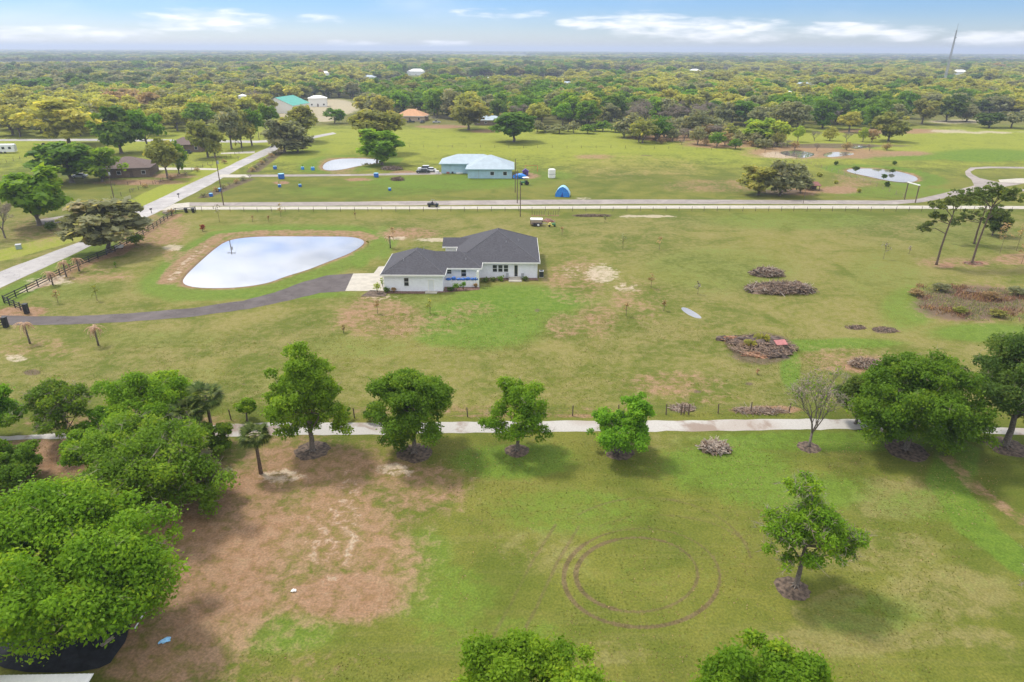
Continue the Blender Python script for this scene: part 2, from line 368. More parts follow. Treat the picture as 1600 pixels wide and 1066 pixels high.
def mat_ground():
    m = bpy.data.materials.new('pasture_ground'); m.use_nodes = True; N = NT(m.node_tree)
    P = N.n('ShaderNodeTexCoord').outputs['Object']
    A = lambda k: N.n('ShaderNodeAttribute', attribute_name=k).outputs['Fac']
    nL = N.noise(P, 0.022, 4, 0.55, 0.5)      # ~45 m
    nM = N.noise(P, 0.13, 6, 0.62, 0.6)      # ~8 m
    nS = N.noise(P, 0.9, 5, 0.68, 0.4)        # ~1 m
    nF = N.noise(P, 5.0, 3, 0.7)              # blades and tufts
    nX = N.noise(N.vm('MULTIPLY', P, (0.12, 1.1, 1.0)), 0.8, 3, 0.6)   # mowing streaks across
    g1 = (0.094, 0.118, 0.017); g2 = (0.172, 0.168, 0.034)
    c = N.mix(N.sstep(N.m('ADD', N.m('MULTIPLY', nL, 0.5), N.m('MULTIPLY', nM, 0.5)), 0.38, 0.62), g1, g2)
    c = N.mix(N.m('MULTIPLY', N.sstep(nX, 0.45, 0.75), 0.25), c, (0.215, 0.185, 0.070))
    def layer(c, attr, col, col2, k=0.9, lo=0.25, hi=0.65, wM=0.45, wS=0.55, mx=1.0):
        n = N.m('ADD', N.m('MULTIPLY', nM, wM), N.m('MULTIPLY', nS, wS))
        f = N.sstep(N.m('ADD', A(attr), N.m('MULTIPLY', N.m('SUBTRACT', n, 0.5), k * 2)), lo, hi)
        f = N.m('MULTIPLY', f, N.sstep(A(attr), 0.0, 0.12))
        cc = N.mix(N.sstep(nS, 0.3, 0.7), col, col2)
        return N.mix(N.m('MULTIPLY', f, mx), c, cc)
    c = layer(c, 'yellow', (0.215, 0.245, 0.030), (0.280, 0.298, 0.042), mx=0.85)
    c = layer(c, 'dry', (0.208, 0.172, 0.070), (0.280, 0.228, 0.105), mx=0.60)
    c = layer(c, 'lush', (0.078, 0.152, 0.016), (0.132, 0.205, 0.026), mx=0.80, k=1.0, lo=.22, hi=.85)
    c = layer(c, 'dirt', (0.245, 0.122, 0.080), (0.345, 0.205, 0.145), mx=0.80, wM=.4, wS=.6, k=1.15, lo=.24, hi=.80)
    c = layer(c, 'sand', (0.400, 0.320, 0.240), (0.520, 0.440, 0.350), mx=0.7, wM=0.3, wS=0.7, k=1.2)
    c = layer(c, 'soil', (0.085, 0.060, 0.042), (0.150, 0.110, 0.080), mx=0.85, wM=0.3, wS=0.7, k=0.5)
    rn = N.m('ADD', A('rut'), N.m('MULTIPLY', N.m('SUBTRACT', nM, 0.5), 1.1))
    c = N.mix(N.m('MULTIPLY', N.m('MULTIPLY', N.sstep(rn, 0.10, 0.85), N.sstep(A('rut'), 0.0, 0.2)), 0.80), c, N.mix(N.sstep(nS, 0.35, 0.65), (0.100, 0.070, 0.040), (0.165, 0.115, 0.066)))
    # tufts: grain everywhere
    tuft = N.sstep(nF, 0.30, 0.72)
    nT = N.noise(P, 2.1, 5, 0.75)
    c = N.mix(N.m('MULTIPLY', N.sstep(nT, 0.52, 0.72), 0.55), c, N.mix(1.0, c, (0.62, 0.74, 0.50), 'MULTIPLY'))
    c = N.mix(N.m('MULTIPLY', N.sstep(nT, 0.46, 0.30), 0.45), c, N.mix(1.0, c, (1.30, 1.16, 1.25), 'MULTIPLY'))
    c = N.mix(0.7, c, N.mix(1.0, c, N.mix(tuft, (0.62, 0.66, 0.62), (1.32, 1.28, 1.22)), 'MULTIPLY'))
    c = N.mix(N.m('MULTIPLY', N.sstep(nS, 0.5, 0.75), 0.30), c, N.mix(1.0, c, (0.70, 0.76, 0.62), 'MULTIPLY'))
    p = N.n('ShaderNodeBsdfPrincipled', i_Base_Color=c, i_Roughness=0.95, i_Specular_IOR_Level=0.1)
    hgt = N.m('ADD', N.m('MULTIPLY', nF, 0.5), N.m('MULTIPLY', nS, 1.0))
    bp = N.n('ShaderNodeBump', i_Strength=0.55, i_Distance=0.12, i_Height=hgt); N.set(p.inputs['Normal'], bp)
    o = N.n('ShaderNodeOutputMaterial'); N.set(o.inputs[0], p); return m
M['ground'] = mat_ground()

# ------------------------------------------------------------------ ground sheet
POND = [(283, 440), (290, 428), (310, 409), (335, 387), (355, 374), (385, 369), (430, 367.5), (500, 368), (548, 368), (569, 373), (568, 381),
        (545, 395), (510, 408), (480, 420), (445, 430), (420, 440), (380, 446.5), (340, 448.5), (300, 447)]
POND_B = [(503, 259), (510, 252), (525, 247.5), (550, 246.5), (580, 247), (600, 250), (592, 254), (560, 258), (540, 263), (520, 265.5), (506, 264.5)]
POND_C = [(1320, 264.5), (1340, 262), (1370, 262.5), (1400, 266), (1425, 272), (1436, 278), (1430, 283), (1410, 284), (1385, 281), (1355, 274), (1330, 269)]
WET = [(1214, 238), (1232, 234), (1262, 236), (1276, 240), (1262, 246), (1238, 244)]
WET3 = [(1284, 242), (1296, 236), (1330, 237), (1338, 240), (1312, 243.5), (1294, 245)]
PUDDLE = [(1063, 480), (1073, 480), (1092, 491), (1098, 498), (1084, 496), (1068, 487)]
WET2 = [(1328, 228), (1345, 226.5), (1360, 228), (1350, 231), (1332, 231)]
def gpoly(p): return np.array([at(*q) for q in p])
def smooth_poly(P, it=2):
    for _ in range(it):
        Q = np.roll(P, -1, 0); P = np.stack([0.75 * P + 0.25 * Q, 0.25 * P + 0.75 * Q], 1).reshape(-1, 2)
    return P
PONDS = [smooth_poly(gpoly(p)) for p in (POND, POND_B, POND_C, WET, WET2, WET3, PUDDLE)]

def seg_dist(X, Y, P, closed=False):
    d = np.full(X.shape, 1e9)
    n = len(P)
    for i in range(n if closed else n - 1):
        a = P[i]; b = P[(i + 1) % n]; ab = b - a; L = max(1e-9, ab @ ab)
        t = np.clip(((X - a[0]) * ab[0] + (Y - a[1]) * ab[1]) / L, 0, 1)
        d = np.minimum(d, np.hypot(X - a[0] - t * ab[0], Y - a[1] - t * ab[1]))
    return d
def inside(X, Y, P):
    w = np.zeros(X.shape, bool); n = len(P)
    for i in range(n):
        x0, y0 = P[i]; x1, y1 = P[(i + 1) % n]
        if y0 == y1: continue
        c = (y0 > Y) != (y1 > Y)
        w ^= c & (X < (x1 - x0) * (Y - y0) / (y1 - y0) + x0)
    return w
def near_idx(X, Y, P, pad):
    return np.where((X > P[:, 0].min() - pad) & (X < P[:, 0].max() + pad) & (Y > P[:, 1].min() - pad) & (Y < P[:, 1].max() + pad))[0]

def build_ground():
    az = np.concatenate([np.linspace(-180, -44, 24)[:-1], np.arange(-44, 44.01, 0.15), np.linspace(44, 180, 24)[1:-1]])
    dep = np.concatenate([[0.12, 0.14, 0.18, 0.25, 0.33, 0.42], np.arange(0.5, 54, 0.11), np.arange(54, 89, 2.5)])
    rad = CAMH / np.tan(np.radians(dep))
    A, Rr = np.meshgrid(np.radians(az), rad)
    X = (Rr * np.sin(A)).ravel(); Y = (Rr * np.cos(A)).ravel(); Z = np.zeros_like(X)
    na, nr = len(az), len(rad)
    u, v = project(X, Y, 0.0)
    ok = (Y > 5)
    u = np.where(ok, u, -9999); v = np.where(ok, v, -9999)
    L = {k: np.zeros(len(X)) for k in ('yellow', 'dry', 'lush', 'dirt', 'sand', 'soil', 'rut')}
    def ell(k, cx, cy, rx, ry, s=1.0, p=1.0, rot=0.0):
        i = np.where((np.abs(u - cx) < rx * 1.6 + ry) & (np.abs(v - cy) < ry * 1.6 + abs(rot) * rx))[0]
        du = u[i] - cx; dv = v[i] - cy - rot * (u[i] - cx)
        q = np.clip(1.0 - np.sqrt((du / rx) ** 2 + (dv / ry) ** 2), 0, 1)
        q = np.clip(q * 2.0, 0, 1) ** p * s
        L[k][i] = np.maximum(L[k][i], q)
    def line(k, pts, hw, s=1.0, soft=0.6):
        P = np.array([at(*q) for q in pts]); i = near_idx(X, Y, P, hw * (1 + soft) + 1)
        d = seg_dist(X[i], Y[i], P)
        q = np.clip((hw * (1 + soft) - d) / (hw * soft + 1e-6), 0, 1) * s
        L[k][i] = np.maximum(L[k][i], q)
    # whole-field tendencies (rows of the photo)
    far = np.clip((v - 185) / 20, 0, 1) * np.clip((330 - v) / 60, 0, 1); far = np.where(ok, far, 0)
    L['yellow'] = np.maximum(L['yellow'], 0.62 * far * np.clip(1.25 - np.abs(v - 215) / 75, 0.25, 1))
    mid = np.where(ok, np.clip((v - 315) / 30, 0, 1) * np.clip((655 - v) / 25, 0, 1), 0)
    L['dry'] = np.maximum(L['dry'], 0.44 * mid)
    low = np.where(ok, np.clip((v - 672) / 15, 0, 1), 0)
    L['dry'] = np.maximum(L['dry'], 0.17 * low); L['lush'] = np.maximum(L['lush'], 0.20 * low)
    wild = np.where(ok, np.clip((206 - v) / 12, 0, 1), 0)
    L['soil'] = np.maximum(L['soil'], np.where(v > 137, 0.40, 0.12) * wild); L['yellow'] = np.maximum(L['yellow'], 0.3 * wild)
    # bare brown ground lower left
    for e in ((470, 830, 270, 230, .62), (560, 880, 170, 140, .55), (330, 900, 170, 200, .75), (260, 1010, 190, 140, .6), (640, 760, 130, 70, .62), (480, 730, 190, 60, .66),
              (540, 930, 140, 60, .80), (380, 800, 120, 120, .75), (60, 715, 140, 40, .95), (420, 1040, 200, 70, .35), (200, 660, 260, 25, .5)):
        ell('dirt', *e[:4], s=e[4])
    for e in ((440, 745, 45, 16, .5), (620, 735, 40, 14, .5), (520, 860, 60, 100, .22), (545, 800, 24, 90, .26)): ell('sand', *e[:4], s=e[4])
    for e in ((690, 930, 150, 80, .6), (420, 990, 170, 50, .75), (660, 870, 70, 70, .65), (550, 850, 35, 60, .5), (470, 870, 40, 60, .5), (600, 800, 30, 60, .4), (800, 720, 140, 40, .85), (900, 800, 190, 60, .55),
              (1000, 900, 80, 50, .32), (1300, 690, 330, 24, .75), (1130, 730, 160, 60, .7), (1250, 770, 190, 45, .7), (1450, 790, 150, 40, .55, ), (780, 1000, 200, 60, .5), (1350, 960, 160, 50, .5)):
        ell('lush', *e[:4], s=e[4])
    for e in ((1400, 780, 120, 50, .6), (1350, 860, 190, 60, .45), (1480, 930, 160, 70, .5), (840, 860, 120, 60, .4), (1320, 1000, 220, 40, .5), (900, 1020, 200, 40, .4), (1080, 690, 220, 20, .4)): ell('dry', *e[:4], s=e[4])
    line('lush', [(1500, 700), (1480, 760), (1530, 830), (1600, 880)], 1.6, .8); line('dirt', [(1480, 715), (1520, 760), (1600, 815)], 0.6, .55, 1.6)
    line('dry', [(1330, 930), (1260, 960), (1400, 985), (1600, 1000)], 1.0, .5)
    # tyre circles
    def ring(cx, cy, rx, ry, w, s, k='dirt', a0=0, a1=360):
        pts = [(cx + rx * math.cos(R(a)), cy + ry * math.sin(R(a))) for a in np.linspace(a0, a1, 80)]
        line(k, pts, w, s, 0.5)
    ring(1003, 903, 122, 77, 0.10, .66, 'rut'); ring(1003, 903, 122, 77, 0.15, 1.0, 'rut', 135, 225); ring(1003, 903, 122, 77, 0.14, .95, 'rut', 15, 75); ring(1003, 903, 122, 77, 0.15, .85, 'rut', 75, 135)
    ring(995, 898, 95, 58, 0.12, .62, 'rut'); ring(995, 898, 95, 58, .16, .95, 'rut', 110, 250); ring(995, 898, 95, 58, .13, .8, 'rut', 250, 330)
    ring(1010, 890, 165, 112, 0.12, .48, 'rut', 230, 350); ring(1030, 895, 160, 90, 0.12, .42, 'rut', 235, 330)
    for p in ([(868, 820), (830, 880), (795, 950), (770, 995)], [(905, 822), (870, 880), (838, 950), (815, 992)]): line('rut', p, 0.12, .5, 0.9)
    # middle field
    for e in ((750, 505, 140, 54, 1.1), (810, 470, 160, 34, .95), (700, 525, 80, 25, .8), (660, 470, 100, 20, .5), (870, 500, 60, 35, .7), (560, 540, 130, 30, .4), (350, 590, 200, 25, .3), (110, 450, 120, 30, .45),
              (1120, 420, 190, 55, .42), (1240, 345, 220, 22, .5), (1260, 540, 90, 14, .9), (1235, 575, 22, 45, 1.0), (1330, 537, 120, 12, .8), (1380, 430, 100, 70, .4), (1420, 480, 70, 50, .65), (1540, 520, 130, 22, .8),
              (440, 355, 220, 8, .6), (600, 380, 22, 40, .7), (430, 460, 180, 12, .8), (560, 405, 25, 22, .8), (270, 460, 40, 20, .6), (1500, 380, 120, 40, .35), (250, 530, 180, 20, .35)):
        ell('lush', *e[:4], s=e[4])
    for e in ((600, 500, 120, 44, .55), (700, 505, 60, 25, .35), (900, 440, 70, 55, .5), (880, 510, 45, 30, .6), (930, 500, 60, 40, .45), (590, 480, 70, 30, .55), (640, 365, 70, 14, .6), (740, 480, 50, 18, .4),
              (1000, 470, 70, 50, .4), (1050, 600, 120, 30, .5), (1100, 620, 90, 18, .4), (1300, 560, 80, 30, .45), (1350, 570, 60, 22, .7), (230, 360, 90, 45, .6), (280, 400, 40, 25, .5), (130, 430, 120, 20, .45),
              (60, 545, 90, 30, .4), (700, 640, 400, 10, .4), (1200, 640, 90, 8, .85), (860, 650, 240, 5, .6), (1500, 410, 110, 14, .45), (1480, 415, 18, 6, .9), (1530, 412, 25, 6, .9), (1590, 405, 60, 14, .6)):
        ell('dirt', *e[:4], s=e[4])
    for e in ((940, 428, 36, 20, .6), (905, 425, 50, 18, .3), (1012, 338, 62, 2.2, 1.1), (25, 560, 24, 8, .6), (270, 387, 22, 6, .9), (75, 440, 50, 8, .6), (680, 375, 40, 4, .8), (620, 372, 25, 3, .7), (910, 310, 20, 3, .5),
              (980, 450, 30, 10, .4), (600, 465, 40, 7, .4)):
        ell('sand', *e[:4], s=e[4])
    for e in ((50, 582, 18, 6, .9), (840, 485, 8, 4, .5), (1338, 512, 22, 5, .7), (1382, 516, 25, 7, .8), (1070, 632, 12, 5, .7), (1090, 612, 10, 4, .6), (925, 337, 45, 3, 1.0), (1190, 545, 66, 32, 1.0), (380, 600, 6, 3, .5), (1170, 600, 10, 4, .6)):
        ell('soil', *e[:4], s=e[4])
    ell('soil', 1515, 474, 115, 36, 0.9); ell('dirt', 1520, 474, 120, 40, 0.8)
    line('dirt', [(8, 490), (40, 490)], 2.5, .8)
    # fence-line strips, roadside ditches
    line('dirt', [(60, 446), (140, 408), (180, 398), (240, 352), (275, 336)], 1.6, .75); line('sand', [(40, 455), (95, 432)], 0.8, .8)
    line('soil', [(395, 268), (440, 235)], 2.0, .7); line('soil', [(320, 308), (390, 280)], 1.6, .7)
    # far fields
    for e in ((700, 285, 220, 18, .7), (560, 300, 200, 14, .5), (1540, 243, 120, 14, 1.0), (1420, 245, 140, 9, .8), (480, 240, 60, 30, .4), (1390, 300, 160, 14, .6), (850, 275, 80, 12, .6)): ell('lush', *e[:4], s=e[4])
    for e in ((1000, 262, 170, 30, .34), (1010, 250, 110, 16, .3), (930, 245, 50, 6, .6), (1120, 290, 130, 16, .45), (1060, 215, 110, 8, .95), (1130, 225, 90, 9, .9), (1250, 238, 120, 14, .9), (1400, 240, 80, 6, .8), (1330, 240, 90, 12, .8),
              (1310, 297, 50, 9, .8), (1340, 280, 60, 22, .5), (820, 275, 35, 7, .8), (630, 270, 30, 5, .8), (440, 286, 18, 3, 1.0), (560, 281, 30, 3, .9), (530, 262, 45, 16, .55), (520, 255, 30, 14, .6), (220, 285, 110, 6, .8), (270, 275, 60, 6, .7),
              (1250, 300, 60, 8, .7), (1390, 205, 120, 6, .9), (80, 345, 30, 6, .9), (60, 360, 70, 30, .4), (690, 198, 60, 4, .9), (760, 205, 40, 4, .8)):
        ell('dirt', *e[:4], s=e[4])
    for e in ((515, 168, 55, 16, 1.3), (500, 186, 36, 6, 1.0), (430, 178, 60, 9, 1.2), (375, 178, 40, 8, 1.0), (1480, 205, 40, 3, .9), (1535, 207, 90, 2.0, .9), (690, 183, 26, 4, 1.0), (1500, 190, 70, 4, .8), (1230, 242, 60, 8, .6), (20, 152, 40, 2.5, .8)):
        ell('sand', *e[:4], s=e[4])
    for e in ((1300, 228, 110, 5, .9), (1390, 228, 60, 4, .5), (1220, 300, 45, 6, .9), (1010, 243, 14, 2, .6)): ell('soil', *e[:4], s=e[4])
    # damp green ditch along the road
    line('lush', [(0, 470), (130, 402), (190, 372), (255, 335)], 3.0, .7); line('yellow', [(0, 400), (120, 368), (215, 318), (420, 222)], 3.5, .9)
    # ponds
    for k, P in enumerate(PONDS):
        i = near_idx(X, Y, P, 8)
        d = seg_dist(X[i], Y[i], P, True); ins = inside(X[i], Y[i], P)
        bank = 3.4 if k == 0 else (4.0 if k < 3 else 2.0)
        if k == 6:
            Z[i] = np.where(ins, -0.06 - np.minimum(d, 1) * 0.1, Z[i] - 0.06 * np.clip(1 - d / 2, 0, 1)); continue
        Z[i] = np.where(ins, -0.30 - np.minimum(d, 3) * 0.25, np.minimum(Z[i], -0.30 * np.clip(1 - d / bank, 0, 1) ** 1.5))
        L['lush'][i] = np.maximum(L['lush'][i], np.where(ins, 0, 0.7 * np.clip(1.6 - np.abs(d - bank * 1.3) / bank, 0, 1)))
        L['dirt'][i] = np.maximum(L['dirt'][i], np.where(ins, 1.0, np.clip(1.3 - d / (bank * 0.55), 0, 1) * (0.62 if k == 0 else .7)))
        L['soil'][i] = np.maximum(L['soil'][i], np.where(ins, 0.3, np.clip(1.1 - d / 1.1, 0, 1) * .55))
    # the wide bare bank on the left and back of the big pond
    line('dirt', [(262, 440), (275, 420), (310, 390), (345, 368), (400, 363), (480, 362), (560, 364), (580, 372)], 1.4, .7, 0.8)
    line('sand', [(268, 436), (290, 410), (320, 385)], 0.5, .35, 1.2); line('lush', [(258, 440), (262, 420), (300, 388), (340, 364), (400, 357), (560, 358), (590, 372)], 1.6, .8, 1.2)
    L['soil'] = np.where((L['sand'] > .35) & (v < 215), 0, L['soil'])
    for k in L: L[k] = np.where(ok, L[k], 0.25 if k in ('dry',) else 0)
    idx = np.arange(na * nr).reshape(nr, na)
    a = idx[:-1]; b = idx[1:]
    a2 = np.concatenate([a[:, 1:], a[:, :1]], 1); b2 = np.concatenate([b[:, 1:], b[:, :1]], 1)
    Q = np.stack([b, b2, a2, a], -1).reshape(-1, 4)
    V = np.stack([X, Y, Z], 1)
    me = np_mesh('ground', V, Q, [M['ground']])
    for k, val in L.items():
        t = me.attributes.new(k, 'FLOAT', 'POINT'); t.data.foreach_set('value', val.astype(np.float32))
    me.polygons.foreach_set('use_smooth', np.ones(len(me.polygons), bool))
    tag(link('ground', me), kind='structure')
build_ground()

def sheet(name, px_poly, mat, z, smooth=0):
    P = gpoly(px_poly)
    if smooth: P = smooth_poly(P, smooth)
    return tag(MB().poly([(x, y, z) for x, y in P]).build(name, mat), kind='structure')
def slab(name, px_poly, mat, z0, z1):
    P = gpoly(px_poly)
    area = sum(P[i][0] * P[(i + 1) % len(P)][1] - P[(i + 1) % len(P)][0] * P[i][1] for i in range(len(P)))
    if area < 0: P = P[::-1]
    return tag(MB().prism([tuple(p) for p in P], z0, z1).build(name, mat), kind='structure')
for nm, P, zz in zip(('pond', 'pond', 'pond', 'marsh_water', 'marsh_water', 'marsh_water', 'puddle'), PONDS, (-0.28,) * 6 + (-0.05,)):
    tag(MB().poly([(x, y, zz) for x, y in P]).build(nm, M['water'] if P is PONDS[0] or P is PONDS[1] else M['dullwater']), kind='structure')

def ragged(pts, amp, seed, sub=6):
    rd = random.Random(seed); out = []
    for a, b in zip(pts[:-1], pts[1:]):
        for k in range(sub):
            t = k / sub; out.append((a[0] + (b[0] - a[0]) * t, a[1] + (b[1] - a[1]) * t + rd.uniform(-amp, amp)))
    return out + [pts[-1]]
def strip(name, up, lo, mat, z, rag=.0):
    if rag: up, lo = ragged(up, rag, len(up)), ragged(lo, rag, len(lo) + 5)
    return sheet(name, up + lo[::-1], mat, z)
strip('road', [(-120, 473), (0, 424.5), (125, 378), (170, 352), (218, 325), (300, 286), (360, 258), (420, 230), (436, 222)],
      [(-130, 498), (0, 450), (130, 390.5), (190, 359), (252, 329), (330, 288), (382, 259), (430, 236), (444, 226)], M['road'], 0.012, .45)
strip('cross_road', [(-200, 217), (0, 217.5), (130, 217), (260, 218), (400, 220), (470, 216), (520, 207)], [(-200, 220), (0, 220.5), (130, 220.5), (260, 221.5), (400, 223.5), (478, 219), (526, 209)], M['road'], 0.016)
strip('asphalt_lane', [(296, 316.5), (480, 316), (640, 314.5), (800, 312.5), (1000, 312), (1200, 312.5), (1380, 313.5), (1430, 312), (1470, 303), (1500, 296), (1522, 290)],
      [(296, 322), (480, 322), (640, 321.2), (800, 320), (1000, 319), (1200, 319), (1400, 319.5), (1440, 316.5), (1490, 307), (1530, 299.5), (1560, 294)], M['lane'], 0.014, .22)
strip('loop_drive', [(1508, 268), (1516, 262), (1545, 260.5), (1600, 261), (1700, 262)], [(1516, 268.5), (1524, 264.3), (1548, 263), (1600, 263.6), (1700, 264.6)], M['lane'], 0.018)
strip('loop_drive', [(1508, 268), (1509, 274), (1518, 281), (1522, 290), (1556, 294.3)], [(1516, 268.5), (1520, 273), (1531, 278.5), (1560, 285), (1600, 287)], M['lane'], 0.022)
strip('loop_drive', [(1552, 295.0), (1600, 296), (1720, 297)], [(1552, 298.5), (1600, 299), (1720, 300)], M['lane'], 0.020)
strip('parking_pad', [(1560, 281), (1590, 279), (1720, 278)], [(1562, 285), (1600, 286.6), (1720, 286)], M['concrete'], 0.026)
slab('concrete_drive', [(296, 323.2), (640, 323), (1000, 321.5), (1300, 321.2), (1700, 322.8), (1700, 327.0), (1300, 326.2), (1000, 326.2), (640, 327.2), (296, 328)], M['concrete'], -0.05, 0.05)
slab('road_apron', [(252, 329), (272, 319), (296, 316.5), (296, 328)], M['concrete'], -0.05, 0.045)
strip('farm_lane', [(346, 273.2), (420, 273), (560, 272.2), (690, 269)], [(346, 276.8), (420, 276.4), (560, 275), (690, 272.6)], M['lane'], 0.014)
slab('culvert_slab', [(345, 273), (385, 273), (392, 277.5), (340, 277.5)], M['concrete'], -0.05, 0.05)
strip('side_drive', [(225, 262), (300, 262.3), (342, 263.5)], [(225, 266), (300, 265.5), (338, 266)], M['concrete'], 0.014)
strip('side_drive', [(345, 239), (398, 236)], [(345, 241), (398, 239.5)], M['concrete'], 0.014)
strip('dirt_drive', [(55, 344), (100, 337), (140, 333), (222, 325)], [(60, 353), (105, 346), (142, 340), (205, 332)], M['lane'], 0.008)
strip('asphalt_driveway', [(2, 493), (60, 494.5), (120, 494), (200, 490), (300, 481.5), (380, 470), (430, 457), (470, 442), (510, 430.5), (553, 427.5)],
      [(2, 508), (60, 508), (120, 507), (200, 503), (300, 495.5), (390, 482.5), (450, 470), (500, 458), (540, 455.3)], M['drive'], 0.014, .35)
slab('driveway_apron', [(552, 428), (603, 427), (603, 455), (539.5, 455)], M['concrete'], -0.05, 0.05)
slab('garden_path', [(584, 427.2), (592, 417), (602, 416.5), (602, 427)], M['concrete'], -0.05, 0.055)
strip('gravel_track', ragged([(-150, 684), (0, 682), (120, 676), (240, 668), (342, 664), (430, 660), (600, 660), (760, 659), (900, 657.5), (1060, 657), (1250, 655), (1340, 655), (1380, 668)], 0.8, 3, 9),
      ragged([(-150, 692), (0, 689), (120, 684), (240, 678), (342, 682), (430, 681), (600, 679), (760, 676), (900, 675), (1060, 674), (1250, 671.5), (1345, 671), (1380, 676)], 1.0, 4, 9), M['gravel'], 0.010)
strip('gravel_track', ragged([(1455, 662), (1500, 663), (1560, 668), (1750, 676)], 0.8, 5), ragged([(1455, 672), (1500, 675), (1560, 678), (1750, 688)], 0.8, 6), M['gravel'], 0.010)

# ------------------------------------------------------------------ foliage
def rand_dirs(n, g):
    v = g.normal(size=(n, 3)); return v / np.linalg.norm(v, axis=1, keepdims=True)
def leaf_quads(P, Nrm, size, g, aspect=0.6):
    """rhombic leaf sprays at P facing Nrm"""
    n = len(P); a = rand_dirs(n, g); t = np.cross(Nrm, a); t /= np.linalg.norm(t, axis=1, keepdims=True) + 1e-9
    b = np.cross(Nrm, t); s = (size * g.uniform(0.45, 1.6, n))[:, None]
    V = np.stack([P + t * s, P + b * s * aspect + Nrm * s * 0.12, P - t * s, P - b * s * aspect + Nrm * s * 0.12], 1)
    return V.reshape(-1, 3)
def clump_leaves(C, rc, n, size, g, flat=0.72, updir=0.35, rnd=0.55):
    """n leaves over clumps C with radii rc"""
    k = g.choice(len(C), n, p=rc ** 2 / np.sum(rc ** 2))
    d = rand_dirs(n, g); flip = (d[:, 2] < -0.35) & (g.random(n) < 0.6); d[flip, 2] *= -1
    rr = rc[k] * (0.30 + 0.55 * g.random(n) ** .6 + 0.28 * np.abs(g.normal(size=n)))
    P = C[k] + d * rr[:, None] * np.array([1, 1, flat])
    Nn = d * 0.42 + np.array([0, 0, updir + .1]) + rand_dirs(n, g) * (rnd + .12); Nn /= np.linalg.norm(Nn, axis=1, keepdims=True)
    tint = np.clip(g.random(len(C))[k] * 0.65 + g.random(n) * 0.5 - .06, 0, 1)
    return leaf_quads(P, Nn, size, g), tint
def crown_clumps(g, rx, ry, z0, z1, n, rc, lobes=None, lean=(0, 0), shape=1.0):
    """clump centres: most sit on a few unequal lobes, the rest fill an uneven envelope"""
    out = []; ph = g.uniform(0, 6.28, 6); am = g.uniform(0.04, 0.16, 6)
    zc = z0 + (z1 - z0) * 0.42; nl = lobes or int(g.integers(7, 11)); LB = []
    for j in range(nl):
        a = j * 2.399 + g.uniform(-.4, .4); f = g.uniform(-.55, .95); q = math.sqrt(max(0.05, 1 - f * f)) * g.uniform(.45, .72)
        LB.append((np.array([math.cos(a) * rx * q, math.sin(a) * ry * q, zc + f * .62 * ((z1 - zc) if f > 0 else (zc - z0))]), g.uniform(.30, .48)))
    while len(out) < n:
        d = rand_dirs(1, g)[0]
        if g.random() < .68:
            c, q = LB[int(g.integers(0, nl))]
            if d[2] < -.45 and g.random() < .7: continue
            p = c + d * np.array([rx * q, ry * q, (z1 - z0) * .5 * q]) * g.uniform(.75, 1.08)
        else:
            a = math.atan2(d[1], d[0]); k = 1 + sum(am[j] * math.sin((j + 2) * a + ph[j] + 2.0 * d[2]) for j in range(4))
            r = g.uniform(0.3, 1.0) ** 0.5 * .95; h = (z1 - zc) if d[2] > 0 else (zc - z0)
            p = np.array([d[0] * rx * r * k, d[1] * ry * r * k, zc + d[2] * h * r])
        p[0] += lean[0] * (p[2] - z0); p[1] += lean[1] * (p[2] - z0)
        if p[2] < z0 + 0.15 or p[2] > z1 * 1.06: continue
        out.append(p)
    C = np.array(out); rcs = rc * g.uniform(0.55, 1.3, n); return C, rcs
def tree_wood(C, H, z0, r0, g, nl=14, forks=1, roots=True, lean=(0, 0)):
    mb = MB(); top = np.array([lean[0] * H * .5, lean[1] * H * .5, z0 + (H - z0) * 0.45])
    pts = [np.array([0, 0, -0.1]), np.array([0.02, 0.01, 0.25]), np.array([0.05 * r0 * 8, 0.03, z0 * 0.55 + 0.4]), np.array([lean[0] * z0 + g.uniform(-.1, .1), lean[1] * z0 + g.uniform(-.1, .1), z0 + 0.3]), top]
    mb.tube(pts, [r0 * 1.7, r0 * 1.15, r0 * 0.95, r0 * 0.85, r0 * 0.3], 8)
    if roots:
        for k in range(6):
            a = k * 1.05 + g.uniform(-.3, .3); L = r0 * g.uniform(3, 5)
            mb.tube([(0.3 * r0 * math.cos(a), 0.3 * r0 * math.sin(a), 0.35), (r0 * 1.8 * math.cos(a), r0 * 1.8 * math.sin(a), 0.12), (L * math.cos(a + .2), L * math.sin(a + .2), -0.05)], [r0 * .45, r0 * .3, r0 * .1], 5)
    order = g.permutation(len(C))[:nl]
    for k in order:
        e = C[k]; t = g.uniform(0.45, 0.9); st = pts[3] * (1 - t) + top * t if g.random() < .6 else pts[3]
        m = st * .45 + e * .55 + np.array([0, 0, -0.05 * H + g.uniform(-.3, .3)]) * 0.8
        mb.tube([st, m, e], [r0 * 0.42, r0 * 0.25, r0 * 0.06], 5, cap=False)
    return mb
